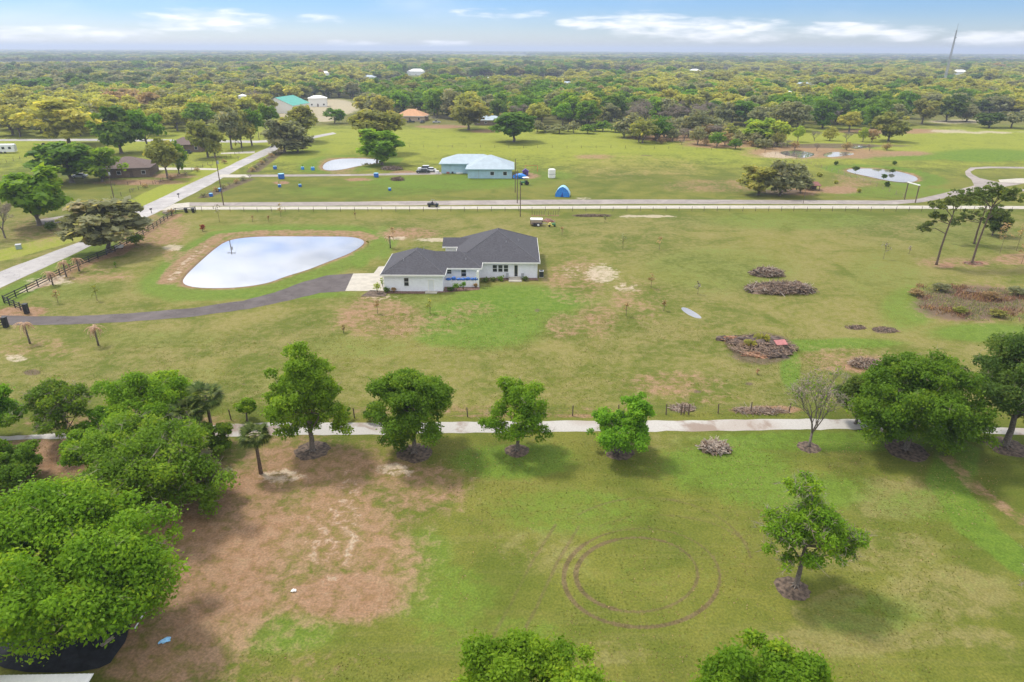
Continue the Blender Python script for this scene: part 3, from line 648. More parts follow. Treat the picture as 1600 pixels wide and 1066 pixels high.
def twig_strips(g, C, rc, n, L, w):
    """bare grey twigs poking out of the crown: forked, kinked thin strips"""
    m = max(1, n // 2); k = g.integers(0, len(C), m); d = rand_dirs(m, g); d[:, 2] = np.abs(d[:, 2]) * 0.7 - 0.05
    a = C[k] + d * rc[k][:, None] * 0.45; ln = (L * g.uniform(.35, .9, m))[:, None]; b = a + d * ln * .5 + rand_dirs(m, g) * .12 * L
    Q = []
    def strip_(p, q, w0, w1):
        t = np.cross(q - p, rand_dirs(len(p), g)); t /= np.linalg.norm(t, axis=1, keepdims=True) + 1e-9; Q.append(np.stack([p - t * w0, p + t * w0, q + t * w1, q - t * w1], 1))
    strip_(a, b, w, w * .7)
    for _ in range(4):
        e = d + rand_dirs(m, g) * .75; e /= np.linalg.norm(e, axis=1, keepdims=True); strip_(b, b + e * ln * g.uniform(.3, .65, (m, 1)), w * .7, w * .3)
    V = np.concatenate(Q).reshape(-1, 3); return V, g.random(len(V) // 4)
def quads(V): return np.arange(len(V)).reshape(-1, 4)
def bare_wood(H, r0, g, spread=0.45, depth=5, z0=1.6):
    """leafless branching tree as tubes"""
    mb = MB(); tips = []
    def grow(p, d, L, r, k):
        q = p + d * L; m = (p + q) / 2 + g.normal(size=3) * L * 0.06
        mb.tube([p, m, q], [r, r * .85, r * .62], 5 if k > 2 else 3, cap=False)
        if k == 0: tips.append(q); return
        for _ in range(3 if k > 1 else 4):
            e = d + rand_dirs(1, g)[0] * spread + np.array([0, 0, 0.12]); e /= np.linalg.norm(e)
            grow(q if g.random() < .75 else m, e, L * g.uniform(.62, .86), r * .58, k - 1)
    mb.tube([(0, 0, -.1), (0, 0, .3), (0, 0, z0)], [r0 * 1.5, r0, r0 * .9], 7)
    for j in range(4):
        a = j * 1.6 + g.uniform(0, .6); e = np.array([math.cos(a) * spread, math.sin(a) * spread, 1.0]); e /= np.linalg.norm(e)
        grow(np.array([0, 0, z0]), e, H * 0.26, r0 * .6, depth - 1)
    return mb, np.array(tips)

def make_tree(name, label, base, ytop, wpx, leaf, seed, n_leaf=9000, size=0.2, z0f=0.2, nclump=70, rcf=0.2, moss=0, cat='tree', group=None, lean=(0, 0), shape=1.0, r0=None, depthf=1.0, extra=None, H=None, twig_n=0, topf=0.93, bark='bark', roots=True):
    topf = min(1.0, topf * 1.05)
    g = np.random.default_rng(seed); x, y = base
    X, Y = at(x, y); Hh = (height_at(x, y, ytop) if H is None else H) * topf; Rr = wpx * mpp(x, y) / 2 * (0.97)
    t = thing(name, label, cat, (X, Y, 0), 0, group)
    z0 = Hh * z0f
    rc = rcf * Rr * .88; nclump = int(nclump * 1.35)
    C, rcs = crown_clumps(g, max(Rr - rc * .7, .3), max(Rr - rc * .7, .3) * depthf, z0 + rc * .4, Hh - rc * .55, nclump, rc, lean=lean, shape=shape)
    if extra is not None:
        for (ex, ey, ez, er, en) in extra:   # side lobes, in crown radii / heights
            c2 = np.array([ex * Rr, ey * Rr, ez * Hh]) + rand_dirs(en, g) * er * Rr * (g.random(en) ** .5)[:, None]
            C = np.concatenate([C, c2]); rcs = np.concatenate([rcs, rc * g.uniform(.6, 1.1, en)])
    r0 = r0 or max(.1, Hh * 0.022)
    tree_wood(C, Hh, z0, r0, g, roots=roots).build('trunk', M[bark], t, True)
    V, ti = clump_leaves(C, rcs, int(n_leaf * 2.25), size * .64, g)
    me = np_mesh('crown', V, quads(V), [LEAF[leaf]], ti); link('crown', me, t)
    if twig_n:
        V, ti = twig_strips(g, C, rcs, twig_n, min(2.2, Rr * .34), 0.019); link('bare_twigs', np_mesh('bare_twigs', V, quads(V), [LEAF['twig']], ti), t)['kind'] = 'stuff'
    return t
def mulch_ring(x, y, r, label, mat='mulch', seed=1):
    X, Y = at(x, y); rd = random.Random(seed); n = 26; r *= .78
    o = MB(); rim = [(math.cos(2 * math.pi * k / n) * r * rd.uniform(.9, 1.1), math.sin(2 * math.pi * k / n) * r * rd.uniform(.9, 1.1)) for k in range(n)]
    vs = [(a, b, 0.004) for a, b in rim] + [(a * .75, b * .75, .07) for a, b in rim] + [(0, 0, .10)]
    fs = [(k, (k + 1) % n, n + (k + 1) % n, n + k) for k in range(n)] + [(n + k, n + (k + 1) % n, 2 * n) for k in range(n)]
    ob = o.add(vs, fs).build('mulch_ring', M[mat]); ob.location = (X, Y, 0)
    for _ in range(1): tag(ob, label, 'mulch ring', 'mulch rings round the trees')
    return ob

# ------------------------------------------------------------------ the white house
def hip_roof(mb, x0, x1, y0, y1, ze, slope=0.5, th=0.16):
    """hip roof over a rectangle, its eave edge th thick"""
    w, d = x1 - x0, y1 - y0; h = min(w, d) / 2; zr = ze + h * slope
    if w >= d: r0, r1 = (x0 + h, (y0 + y1) / 2), (x1 - h, (y0 + y1) / 2)
    else: r0, r1 = ((x0 + x1) / 2, y0 + h), ((x0 + x1) / 2, y1 - h)
    vs = [(x0, y0, ze), (x1, y0, ze), (x1, y1, ze), (x0, y1, ze), (*r0, zr), (*r1, zr)]
    fs = [(0, 1, 5, 4), (1, 2, 5), (2, 3, 4, 5), (3, 0, 4)] if w >= d else [(0, 1, 4), (1, 2, 5, 4), (2, 3, 5), (3, 0, 4, 5)]
    mb.add(vs, fs); return zr
def fascia(mb, x0, x1, y0, y1, z0, z1, t=0.06):
    mb.bb(x0 - t, x1 + t, y0 - t, y0, z0, z1); mb.bb(x0 - t, x1 + t, y1, y1 + t, z0, z1)
    mb.bb(x0 - t, x0, y0, y1, z0, z1); mb.bb(x1, x1 + t, y0, y1, z0, z1)
def window(parent, x, y, z, w, h, grid=1):
    """double hung window on a wall facing the camera (-y)"""
    f = MB(); t = 0.07
    f.bb(x - w / 2 - t, x - w / 2, y - .07, y + .02, z - t, z + h + t); f.bb(x + w / 2, x + w / 2 + t, y - .07, y + .02, z - t, z + h + t)
    f.bb(x - w / 2, x + w / 2, y - .07, y + .02, z - t, z); f.bb(x - w / 2, x + w / 2, y - .07, y + .02, z + h, z + h + t)
    f.bb(x - w / 2, x + w / 2, y - .055, y + .02, z + h / 2 - .03, z + h / 2 + .03)
    wo = f.build('window', M['frame'], parent)
    for k in (0, 1): MB().bb(x - w / 2, x + w / 2, y - .03, y - .01, z + k * (h / 2 + .03), z + (h / 2 - .03) * (k == 0) + h * (k == 1)).build('pane', M['glass'], wo)
    return wo
def build_house():
    t = thing('house', 'white single-storey house with dark grey hipped shingle roofs in the middle of the lawn', 'house', (0, 0, 0))
    ZE = 3.1
    w = MB()
    w.bb(-22.9, -12.4, 114.2, 126.4, 0, ZE + .05)               # garage block
    w.bb(-12.4, -6.2, 118.4, 126.0, 0, ZE - .02)               # middle block
    w.bb(-10.4, 4.7, 122.1, 139.0, 0, ZE)                # main block
    w.bb(-13.6, -10.4, 132.7, 137.2, 0, ZE + .3)            # rear wing
    wl = w.build('wall', M['white'], t)
    pw = MB(); pw.bb(-12.4, -6.25, 116.62, 116.82, 0, 1.25); pw.bb(-12.42, -6.2, 116.58, 116.86, 1.25, 1.31)
    pw.build('low_wall', M['white'], t)
    MB().bb(-6.4, -6.05, 116.55, 116.95, 0, ZE - .03).build('porch_column', M['trim'], t)
    # roofs
    r = MB(); hip_roof(r, -23.4, -11.9, 113.7, 127.0, ZE + .14)
    ro = r.build('roof', M['shingle'], t)
    r = MB()
    e = ZE + .12; zr = e + 4.1 * .5
    r.add([(-16, 117.8, e), (-5.6, 117.8, e), (-9.7, 121.9, zr), (-16, 121.9, zr), (-16, 126.4, e), (-5.6, 126.0, e)], [(0, 1, 2, 3), (1, 5, 2), (3, 2, 5, 4)])
    r.build('roof', M['shingle'], t)
    r = MB(); hip_roof(r, -11.1, 5.2, 121.5, 139.6, ZE + .13); r.build('roof', M['shingle'], t)
    r = MB(); e = ZE + .13; zr = e + 2.7 * .46
    r.add([(-14.2, 132.2, e), (-4, 132.2, e), (-4, 134.9, zr), (-14.2, 134.9, zr), (-14.2, 137.6, e), (-4, 137.6, e)], [(0, 1, 2, 3), (3, 2, 5, 4)])
    r.build('roof', M['shingle'], t)
    g = MB(); g.add([(-14.15, 132.25, e - .02), (-14.15, 137.55, e - .02), (-14.15, 134.9, zr - .03)], [(0, 2, 1)])
    g.build('gable', M['trim'], t)
    # ridge and hip caps
    caps = MB()
    def cap(a, b): caps.tube([Vector(a) + Vector((0, 0, .0)), Vector(b)], .07, 5)
    h = (11.5) / 2; zz = ZE + .14 + h * .5
    cap((-23.4, 113.7, ZE + .14), (-17.65, 119.45, zz)); cap((-11.9, 113.7, ZE + .14), (-17.65, 119.45, zz)); cap((-17.65, 119.45, zz), (-17.65, 121.25, zz))
    zz = ZE + .13 + 8.15 * .5
    cap((5.2, 121.5, ZE + .13), (-2.95, 129.65, zz)); cap((-11.1, 121.5, ZE + .13), (-2.95, 129.65, zz)); cap((-2.95, 129.65, zz), (-2.95, 131.45, zz)); cap((5.2, 139.6, ZE + .13), (-2.95, 131.45, zz))
    cap((-5.6, 117.8, ZE + .12), (-9.7, 121.9, ZE + .12 + 2.05))
    caps.build('ridge_cap', mat_simple('shingle_cap', (0.125, 0.120, 0.13), 0.9, 0.15, 3), t)
    fb = MB(); z0, z1 = ZE - .12, ZE + .15
    fascia(fb, -23.4, -11.9, 113.7, 127.0, z0, z1)
    fb.bb(-11.84, -5.6, 117.74, 117.8, z0 - .01, z1 - .02); fb.bb(-5.6, -5.54, 117.74, 121.4, z0 - .01, z1 - .02)
    fascia(fb, -11.1, 5.2, 121.5, 139.6, z0 + .005, z1 - .01)
    fb.bb(-14.2, -11.2, 132.14, 132.2, z0 + .003, z1 - .015)
    fb.build('fascia', M['trim'], t)
    sf = MB(); sf.bb(-23.4, -11.9, 113.7, 127.0, z0 + .02, z0 + .05); sf.bb(-11.8, -5.6, 117.8, 126.0, z0 + .03, z0 + .06); sf.bb(-11.0, 5.15, 121.55, 139.5, z0 + .065, z0 + .09)
    sf.build('soffit', M['trim'], t)
    for x, y, z in ((-19.6, 117.0, 4.95), (-16.4, 121.0, 6.0), (-1.2, 126.5, 5.8), (1.2, 129.5, 5.35), (-8.6, 119.8, 4.3)): MB().tube([(x, y, z - .3), (x, y, z + .28)], .06, 8).build('roof_vent', M['steel'], t)
    # openings
    window(t, -18.9, 114.2, 1.05, .78, 1.45)
    window(t, -11.6, 118.4, 2.0, .75, .75); window(t, -8.95, 118.4, 1.5, .85, 1.3)
    for x in (-3.3, -2.25, -1.2): window(t, x, 122.1, 1.25, .78, 1.3)
    d = MB().bb(-14.95, -14.05, 114.14, 114.2, .05, 2.15).build('door', M['door'], t)
    fr = MB(); fr.bb(-15.05, -14.95, 114.1, 114.2, .05, 2.25); fr.bb(-14.05, -13.95, 114.1, 114.2, .05, 2.25); fr.bb(-14.95, -14.05, 114.1, 114.2, 2.15, 2.25); fr.build('door_frame', M['trim'], d)
    MB().blob((-14.15, 114.1, 1.05), (.04, .04, .04)).build('handle', M['steel'], d)
    d = MB().bb(.40, 1.02, 122.03, 122.1, .30, 2.55).build('door', M['glass'], t)
    d['label'] = 'tall dark glass front door'
    fr = MB(); fr.bb(.26, .40, 121.98, 122.1, .25, 2.7); fr.bb(1.02, 1.16, 121.98, 122.1, .25, 2.7); fr.bb(.40, 1.02, 121.98, 122.1, 2.55, 2.7); fr.bb(.40, 1.02, 121.98, 122.1, .25, .33); fr.build('door_frame', M['trim'], d)
    st = MB(); st.bb(-.65, 1.75, 119.7, 121.6, 0, .14); st.bb(-.65, 1.75, 121.6, 122.05, 0, .26); st.build('front_step', M['concrete'], t)
    MB().bb(-15.5, -13.4, 112.9, 114.15, 0, .12).build('side_step', M['concrete'], t)
    for x, y in ((-23.05, 114.05), (-6.5, 116.5), (4.72, 122.0)): MB().tube([(x, y, .1), (x, y, ZE - .12)], .045, 6).build('downpipe', M['trim'], t)
    ga = MB().bb(-22.95, -22.9, 116.5, 121.5, .02, 2.3).build('garage_door', M['door'], t)
    ln = MB()
    for k in range(1, 4): ln.bb(-22.965, -22.95, 116.5, 121.5, k * .57 - .015, k * .57 + .015)
    ln.build('panel_joint', M['steel'], ga)
    # things round the house
    a = thing('air_conditioner', 'grey air conditioning unit standing by the right end wall of the white house', 'air conditioner', (5.55, 122.9, 0))
    MB().bb(-.45, .45, -.45, .45, 0, .08).build('pad', M['concrete'], a); MB().bb(-.4, .4, -.4, .4, .08, 1.15).build('casing', M['cardark'], a)
    MB().bb(-.42, .42, -.42, .42, 1.15, 1.24).build('lid', M['frame'], a); MB().cyl((0, 0, 1.27), .3, .06, 14).build('fan_grille', M['cardark'], a)
    for k, (x, lb) in enumerate(((-.95, 'pale garden chair left of the glass front door'), (1.95, 'grey garden chair right of the glass front door'))):
        c = thing('garden_chair', lb, 'chair', (x, 121.3, .0), 0, 'chairs by the front door')
        MB().bb(-.27, .27, -.27, .25, .42, .47).build('seat', M['steel'], c); MB().box((0, .27, .78), (.54, .05, .66), 0, (-.15, 0)).build('backrest', M['steel'], c)
        for sx in (-.24, .24):
            for sy in (-.24, .22): MB().bb(sx - .02, sx + .02, sy - .02, sy + .02, .0, .42).build('leg', M['steel'], c)
            MB().bb(sx - .03, sx + .03, -.25, .25, .62, .66).build('armrest', M['steel'], c)
    # blue wrapped bundles on the low wall
    rd = random.Random(3); x = -12.1; k = 0
    names = ['long low blue bundle at the garage end of the low white wall', 'tall dark blue bundle on the low wall next to the long low one', 'flat blue bundle between the two small windows on the low wall', 'blue bundle under the middle house window',
             'rounded blue bundle just right of the middle house window', 'short blue bundle on the low wall second from the porch column', 'blue bundle at the porch column end of the low wall']
    for L_, hh in ((1.0, .34), (.85, .62), (.9, .36), (.7, .40), (.9, .50), (.7, .42), (.75, .52)):
        b = MB(); b.blob((0, 0, hh / 2), (L_ / 2 + .04, .30, hh / 2 + .06), k, 14, 8, .12)
        o = b.build('blue_bundle', M['blue'], None, True); o.location = (x + L_ / 2, 116.75, 1.31); tag(o, names[k], 'bundle', 'blue bundles along the low wall'); x += L_ + .03; k += 1
    mulch = MB(); mulch.prism([(-26.6, 111.3), (-22.3, 111.3), (-22.2, 114.1), (-25.6, 114.6)], -.02, .05); tag(mulch.build('planting_bed', M['mulch']), kind='structure')
    b = MB(); b.prism([(-22.2, 113.0), (-15.6, 112.9), (-15.6, 114.15), (-22.2, 114.15)], -.02, .04); b.prism([(-13.3, 113.4), (-5.9, 115.2), (-5.9, 116.6), (-12.3, 116.6), (-12.3, 114.2), (-13.3, 114.2)], -.02, .041); b.prism([(-5.9, 120.6), (-.7, 120.6), (-.7, 122.08), (-5.9, 122.08)], -.02, .042); b.prism([(1.8, 120.9), (4.9, 120.6), (4.9, 122.08), (1.8, 122.08)], -.02, .043)
    tag(b.build('planting_bed', mat_simple('reddish_mulch', (0.17, 0.095, 0.070), .95, .3, 4)), kind='structure')
build_house()

def shrub(name, label, X, Y, r, h, leaf, seed, n=260, size=.12, group=None, cat='shrub', z=0.0):
    g = np.random.default_rng(seed)
    C = rand_dirs(14, g) * np.array([r * .6, r * .6, h * .3]) * (g.random((14, 1)) ** .4) + np.array([0, 0, h * .55])
    V, ti = clump_leaves(C, np.full(14, r * .42), n, size, g)
    o = thing(name, label, cat, (X, Y, z), 0, group)
    st = MB()
    for k in range(4): st.tube([(0, 0, 0), tuple(C[k])], [.03, .012], 4, False)
    st.build('stem', M['barkbrown'], o); link('foliage', np_mesh('foliage', V, quads(V), [LEAF[leaf]], ti), o); return o
def px_shrub(name, label, x, y, wpx, hpx, leaf, seed, **k):
    X, Y = at(x, y); s = mpp(x, y); return shrub(name, label, X, Y, wpx * s / 2, hpx * s * 1.08, leaf, seed, **k)
px_shrub('shrub', 'yellow-green leafy shrub in the dark bed at the garage corner', 590, 458, 14, 18, 'lime', 1, n=200)
px_shrub('shrub', 'thin upright pale green shrub beside the driveway apron and garage', 598, 449, 9, 16, 'bright', 2, n=120)
for k, (x, y, w, h, lf, lb) in enumerate(((604, 457, 14, 8, 'dark', 'low dark shrub at the left corner of the garage wall'), (615, 457, 10, 8, 'rust', 'small brown shrub under the garage wall left of its window'),
        (704, 455, 14, 6, 'dark', 'low dark shrub left in the bed below the blue bundles'), (713, 454, 15, 13, 'oak', 'tall green shrub in the bed below the blue bundles'),
        (724, 453, 13, 15, 'bright', 'pointed green shrub in the bed below the blue bundles'), (743, 450, 7, 8, 'rust', 'dark reddish potted shrub by the porch column'),
        (758, 441, 16, 7, 'dark', 'dark clipped shrub left end of the hedge under the three windows'), (771, 440, 14, 7, 'dark', 'dark clipped shrub in the middle of the hedge under the three windows'),
        (783, 439, 14, 7, 'oak', 'green clipped shrub right end of the hedge under the three windows'), (821, 439, 12, 7, 'dark', 'dark low shrub right of the front step'))):
    px_shrub('shrub', lb, x, y, w, h, lf, 20 + k, n=220, group='shrubs along the white house')

# ------------------------------------------------------------------ black board fence by the road
UNIT = MB().box((0, 0, 0), (1, 1, 1)).mesh('board', M['black'])
def bar(name, a, b, w, h, parent, mesh=UNIT):
    """box bar between two points, sharing one mesh"""
    a, b = Vector(a), Vector(b); o = link(name, mesh, parent); d = b - a
    o.location = (a + b) / 2; o.rotation_euler = (0, -math.asin(max(-1, min(1, d.z / d.length))), math.atan2(d.y, d.x)); o.scale = (d.length, w, h); return o
def board_fence(name, label, pts, step=2.9, H=1.35, rails=(.35, .78, 1.2), cat='fence', group=None):
    o0 = pts[0]; t = thing(name, label, cat, (o0[0], o0[1], 0), 0, group)
    for a, b in zip(pts[:-1], pts[1:]):
        L = math.dist(a, b); n = max(1, round(L / step))
        for k in range(n):
            p = [a[i] + (b[i] - a[i]) * k / n - o0[i] for i in (0, 1)]; q = [a[i] + (b[i] - a[i]) * (k + 1) / n - o0[i] for i in (0, 1)]
            bar('post', (p[0], p[1], -.05), (p[0], p[1], H), .13, .13, t)
            for j, z in enumerate(rails): bar('board', (p[0], p[1], z), (q[0], q[1], z + .004 * ((k * 7 + j * 3) % 5 - 2)), .055, .15, t)
    p = [pts[-1][i] - o0[i] for i in (0, 1)]; bar('post', (p[0], p[1], -.05), (p[0], p[1], H), .15, .15, t); return t
fp = [at(*q) for q in ((7, 474), (60, 448), (110, 423), (180, 393), (240, 358), (262, 342), (275, 333), (306, 331))]
board_fence('board_fence', 'long black three-board fence running beside the road past the grey-green oak', fp)
board_fence('board_fence', 'short black board fence wing on the left of the driveway entrance', [at(7, 474), at(42, 489)], 2.0, 1.45)
gt = board_fence('board_fence', 'black board fence end at the left edge, on the near side of the driveway', [at(-30, 520), at(-2, 512), at(10, 510)], 2.0, 1.4)
for (x, y, lb) in ((42.5, 490, 'black gate pillar at the end of the left driveway fence wing'), (10, 511.5, 'black gate pillar on the near side of the driveway entrance')):
    X, Y = at(x, y); p = thing('gate_pillar', lb, 'pillar', (X, Y, 0), 0, 'gate pillars'); MB().bb(-.3, .3, -.3, .3, 0, 1.6).build('shaft', M['black'], p); MB().bb(-.37, .37, -.37, .37, 1.6, 1.7).build('cap', M['black'], p)
# two black bins at the far end of the fence
for k, (x, lb) in enumerate(((291, 'black wheeled bin at the far end of the black fence, left one'), (302, 'black wheeled bin at the far end of the black fence, right one'))):
    X, Y = at(x, 332.5); b = thing('wheeled_bin', lb, 'bin', (X, Y, 0), 0, 'wheeled bins by the fence')
    MB().tube([(0, 0, .1), (0, 0, 1.1)], [.38, .46], 4).build('body', M['blackplastic'], b); MB().box((0, 0, 1.14), (.75, .8, .08)).build('lid', M['blackplastic'], b)
    for s in (-.3, .3): MB().cyl((s, .32, .13), .13, .06, 10, 'X').build('wheel', M['tyre'], b)

# ------------------------------------------------------------------ wire fences
POSTM = {}
def wire_fence(name, label, pts, step, H, mat, rp=.05, wires=(.3, .65, 1.0), seed=1, lean=.05, gap=None):
    key = (mat, round(rp, 3), H)
    if key not in POSTM: POSTM[key] = MB().tube([(0, 0, -.1), (0, 0, H)], [rp, rp * .9], 6).mesh('post', M[mat])
    o0 = pts[0]; t = thing(name, label, 'fence', (o0[0], o0[1], 0)); rd = random.Random(seed); wm = MB()
    for a, b in zip(pts[:-1], pts[1:]):
        L = math.dist(a, b); n = max(1, round(L / step))
        for k in range(n + 1 if b == pts[-1] else n):
            p = [a[i] + (b[i] - a[i]) * k / n - o0[i] for i in (0, 1)]
            o = link('post', POSTM[key], t); o.location = (p[0] + rd.uniform(-.1, .1), p[1], 0); o.rotation_euler = (rd.uniform(-lean, lean), rd.uniform(-lean, lean), rd.uniform(0, 6)); o.scale = (1, 1, rd.uniform(.88, 1.1))
        for z in wires: wm.tube([(a[0] - o0[0], a[1] - o0[1], z), (b[0] - o0[0], b[1] - o0[1], z)], .007, 3, False)
    wm.build('wire', M['wire'], t); return t
wire_fence('wire_fence', 'long wire fence of thin posts along the near edge of the pale concrete drive', [at(316, 331), at(640, 330.8), at(1000, 330), at(1400, 330.5), at(1700, 331)], 3.55, 1.3, 'wood', .06)
wire_fence('wire_fence', 'wire fence with dark wooden posts between the gravel track and the lawn', [at(360, 656), at(650, 652.5), at(895, 650), at(1040, 648), at(1070, 647.5), at(1122, 646), at(1172, 645.5), at(1232, 645)], 7.0, 1.35, 'barkbrown', .075, (.25, .5, .75, 1.0, 1.2), 2, .07)
wire_fence('wire_fence', 'dark wire fence across the far bright pasture behind the light blue house', [at(640, 230), at(840, 231.5), at(1000, 232), at(1180, 236), at(1245, 248)], 6.5, 1.2, 'wood', .07)
wire_fence('wire_fence', 'slanting wire fence from the marsh down to the white-topped gate frame', [at(1245, 250), at(1300, 268), at(1360, 288), at(1410, 309)], 4.0, 1.3, 'palewood', .07)
wire_fence('wire_fence', 'roadside wire fence in front of the brown hip-roofed house', [at(110, 332), at(175, 312), at(230, 292), at(300, 268), at(380, 238)], 4.5, 1.2, 'wood', .07)
wire_fence('wire_fence', 'dark paddock fence beside the white camper at the far left', [at(-60, 260), at(0, 257), at(70, 240), at(150, 232)], 4.0, 1.2, 'wood', .08)
wire_fence('wire_fence', 'low brown fence around the lawn at the brown hip-roofed house', [at(118, 287), at(180, 290), at(240, 288), at(262, 281)], 4.0, 1.1, 'wood', .07)
def brace(x, y, label):
    X, Y = at(x, y); t = thing('fence_brace', label, 'fence brace', (X, Y, 0), 0, 'fence corner braces')
    for s in (-.45, .45): MB().tube([(s, 0, -.1), (s, 0, 1.45)], .085, 7).build('post', M['barkbrown'], t)
    MB().tube([(-.45, 0, 1.0), (.45, 0, 1.05)], .06, 6).build('rail', M['barkbrown'], t)
brace(1070, 648, 'pair of dark braced posts in the fence right of the two-lobed tree')
# white-topped gate frame
X, Y = at(1422, 314); t = thing('gate_frame', 'tall open gate frame with white top beam across the grey lane', 'gate frame', (X, Y, 0))
a = np.array(at(1413, 312)) - (X, Y); b = np.array(at(1430, 317)) - (X, Y)
for p in (a, b): MB().tube([(*p, -.1), (*p, 4.9)], .16, 8).build('post', M['barkbrown'], t)
bar('beam', (*(a * 1.1), 5.0), (*(b * 1.1), 5.0), .25, .28, t, MB().box((0, 0, 0), (1, 1, 1)).mesh('beam', M['trim']))

# ------------------------------------------------------------------ utility poles and lines
TOPS = []
def pole(x, y, H, label, arm=True, r=.13, lean=0.0, can=False):
    X, Y = at(x, y); t = thing('utility_pole', label, 'utility pole', (X, Y, 0), 0, 'utility poles')
    MB().tube([(0, 0, -.2), (0, 0, H)], [r, r * .7], 8).build('shaft', M['barkbrown'], t)
    if arm:
        MB().bb(-1.2, 1.2, -.06, .06, H - .55, H - .42).build('crossarm', M['wood'], t)
        for s in (-1.1, -.4, .4, 1.1): MB().cyl((s, 0, H - .34), .05, .16, 6).build('insulator', M['steel'], t)
    if can: MB().cyl((.35, -.1, H - 1.9), .25, .8, 10).build('transformer', M['steel'], t)
    TOPS.append(Vector((X, Y, H - .3))); return t
pole(812.9, 338.7, 9.2, 'dark utility pole nearest the house, right of the roof peak', False)
pole(808.2, 317.6, 9.2, 'utility pole in the middle of the row of three behind the white house', False)
pole(805, 301, 10.0, 'farthest utility pole of the row of three, by the light blue house', False)
pole(349.5, 321, 13.5, 'tall utility pole beside the road at the start of the concrete drive', True, .16, can=True)
pole(178, 309.5, 8.8, 'utility pole with crossarm and transformer left of the road by the brown house', True, .14, can=True)
pole(405, 219, 13, 'distant utility pole on the left verge of the road before the crossing', True, .15)
pole(1111+144, 318, 6.0, 'thin pole standing on the lane in front of the shrub clump at the rusty shed', False, .07)
def wires(i, j, label, offs=(-1, 0, 1)):
    a, b = TOPS[i], TOPS[j]; mb = MB()
    for o in offs:
        pts = [a.lerp(b, k / 10) + Vector((o * .9, 0, -1.1 * math.sin(math.pi * k / 10))) - a for k in range(11)]
        mb.tube(pts, .016, 3, False)
    ob = mb.build('power_line', M['wire']); ob.location = a; tag(ob, label, 'power line')
wires(4, 3, 'power lines crossing the road between two roadside poles', (-1, 1)); wires(3, 5, 'power lines along the road to the distant pole', (-1, 1))
TOPS.append(Vector((*at(-260, 380), 9.5))); wires(4, 7, 'power lines running out of the left edge over the trees', (-1, 0, 1))
wires(0, 1, 'short wire between the two nearest poles behind the house', (0,)); wires(1, 2, 'short wire to the farthest pole by the light blue house', (0,))

# lattice mast far right
X, Y = at(1474, 134); t = thing('radio_mast', 'tall thin grey lattice radio mast rising above the far right woods', 'mast', (X, Y, 0))
HM = height_at(1474, 134, 37); s_ = 1.6
for k in range(3):
    a = k * 2.094; MB().tube([(s_ * math.cos(a), s_ * math.sin(a), -1), (s_ * .35 * math.cos(a), s_ * .35 * math.sin(a), HM * .9)], [.42, .28], 5).build('leg', M['steel'], t)
br = MB(); nb = 34
for k in range(nb):
    z0, z1 = HM * .9 * k / nb, HM * .9 * (k + 1) / nb; f0 = s_ * (1 - .65 * k / nb); f1 = s_ * (1 - .65 * (k + 1) / nb)
    for j in range(3):
        a = j * 2.094; b = (j + 1) * 2.094; br.tube([(f0 * math.cos(a), f0 * math.sin(a), z0), (f1 * math.cos(b), f1 * math.sin(b), z1)], .15, 3, False)
br.build('bracing', M['steel'], t); MB().tube([(0, 0, HM * .88), (0, 0, HM)], .2, 5).build('antenna', M['steel'], t)
for k, z in enumerate((.72, .78, .84)):
    MB().cyl((.9 if k % 2 else -.7, -.5, HM * z), .7, .5, 10, 'Y').build('dish', M['steel'], t)

# ------------------------------------------------------------------ other buildings
def simple_house(name, label, x, y, w, d, h, slope, wall, roof, rz=0.0, wins=3, gable=False, cat='house', chim=False, door=True, ov=.5):
    """house whose front-middle ground point is at photo pixel x, y"""
    X, Y = at(x, y); t = thing(name, label, cat, (X, Y, 0), rz)
    wm = MB().bb(-w / 2, w / 2, 0, d, 0, h)
    r = MB()
    if gable:   # ridge along y, gable end to the viewer
        zr = h + w / 2 * slope
        wm.add([(-w / 2, 0.0, h), (w / 2, 0.0, h), (0, 0.0, zr), (-w / 2, d, h), (w / 2, d, h), (0, d, zr)], [(0, 1, 2), (4, 3, 5)])
        e = ov * slope; r.add([(-w / 2 - ov, -ov, h - e + .05), (0, -ov, zr + .05), (0, d + ov, zr + .05), (-w / 2 - ov, d + ov, h - e + .05), (w / 2 + ov, -ov, h - e + .05), (w / 2 + ov, d + ov, h - e + .05),
               (-w / 2 - ov, -ov, h - e - .1), (0, -ov, zr - .1), (w / 2 + ov, -ov, h - e - .1)], [(0, 1, 2, 3), (1, 4, 5, 2), (6, 7, 1, 0), (7, 8, 4, 1)])
    else:
        hip_roof(r, -w / 2 - ov, w / 2 + ov, -ov, d + ov, h + .02, slope)
        fb = MB(); fascia(fb, -w / 2 - ov, w / 2 + ov, -ov, d + ov, h - .2, h + .03); fb.build('fascia', M['trim'] if roof != 'brownroof' else M['wood'], t)
    wm.build('wall', M[wall], t); ro = r.build('roof', M[roof], t)
    if chim: MB().bb(w * .15, w * .15 + .8, d * .5, d * .5 + .8, h + .3, h + w * .25 * slope + 1.8).build('chimney', M[wall], ro)
    if wins:
        for k in range(wins):
            xx = -w / 2 + w * (k + .5) / wins
            if door and k == wins // 2 and wins > 1:
                MB().bb(xx - .5, xx + .5, -.06, 0, 0, 2.1).build('door', M['wood'], t); continue
            f = MB().bb(xx - .65, xx + .65, -.06, 0, .95, 2.2).build('window', M['frame'], t); MB().bb(xx - .55, xx + .55, -.08, -.06, 1.05, 2.1).build('pane', M['glass'], f)
    return t
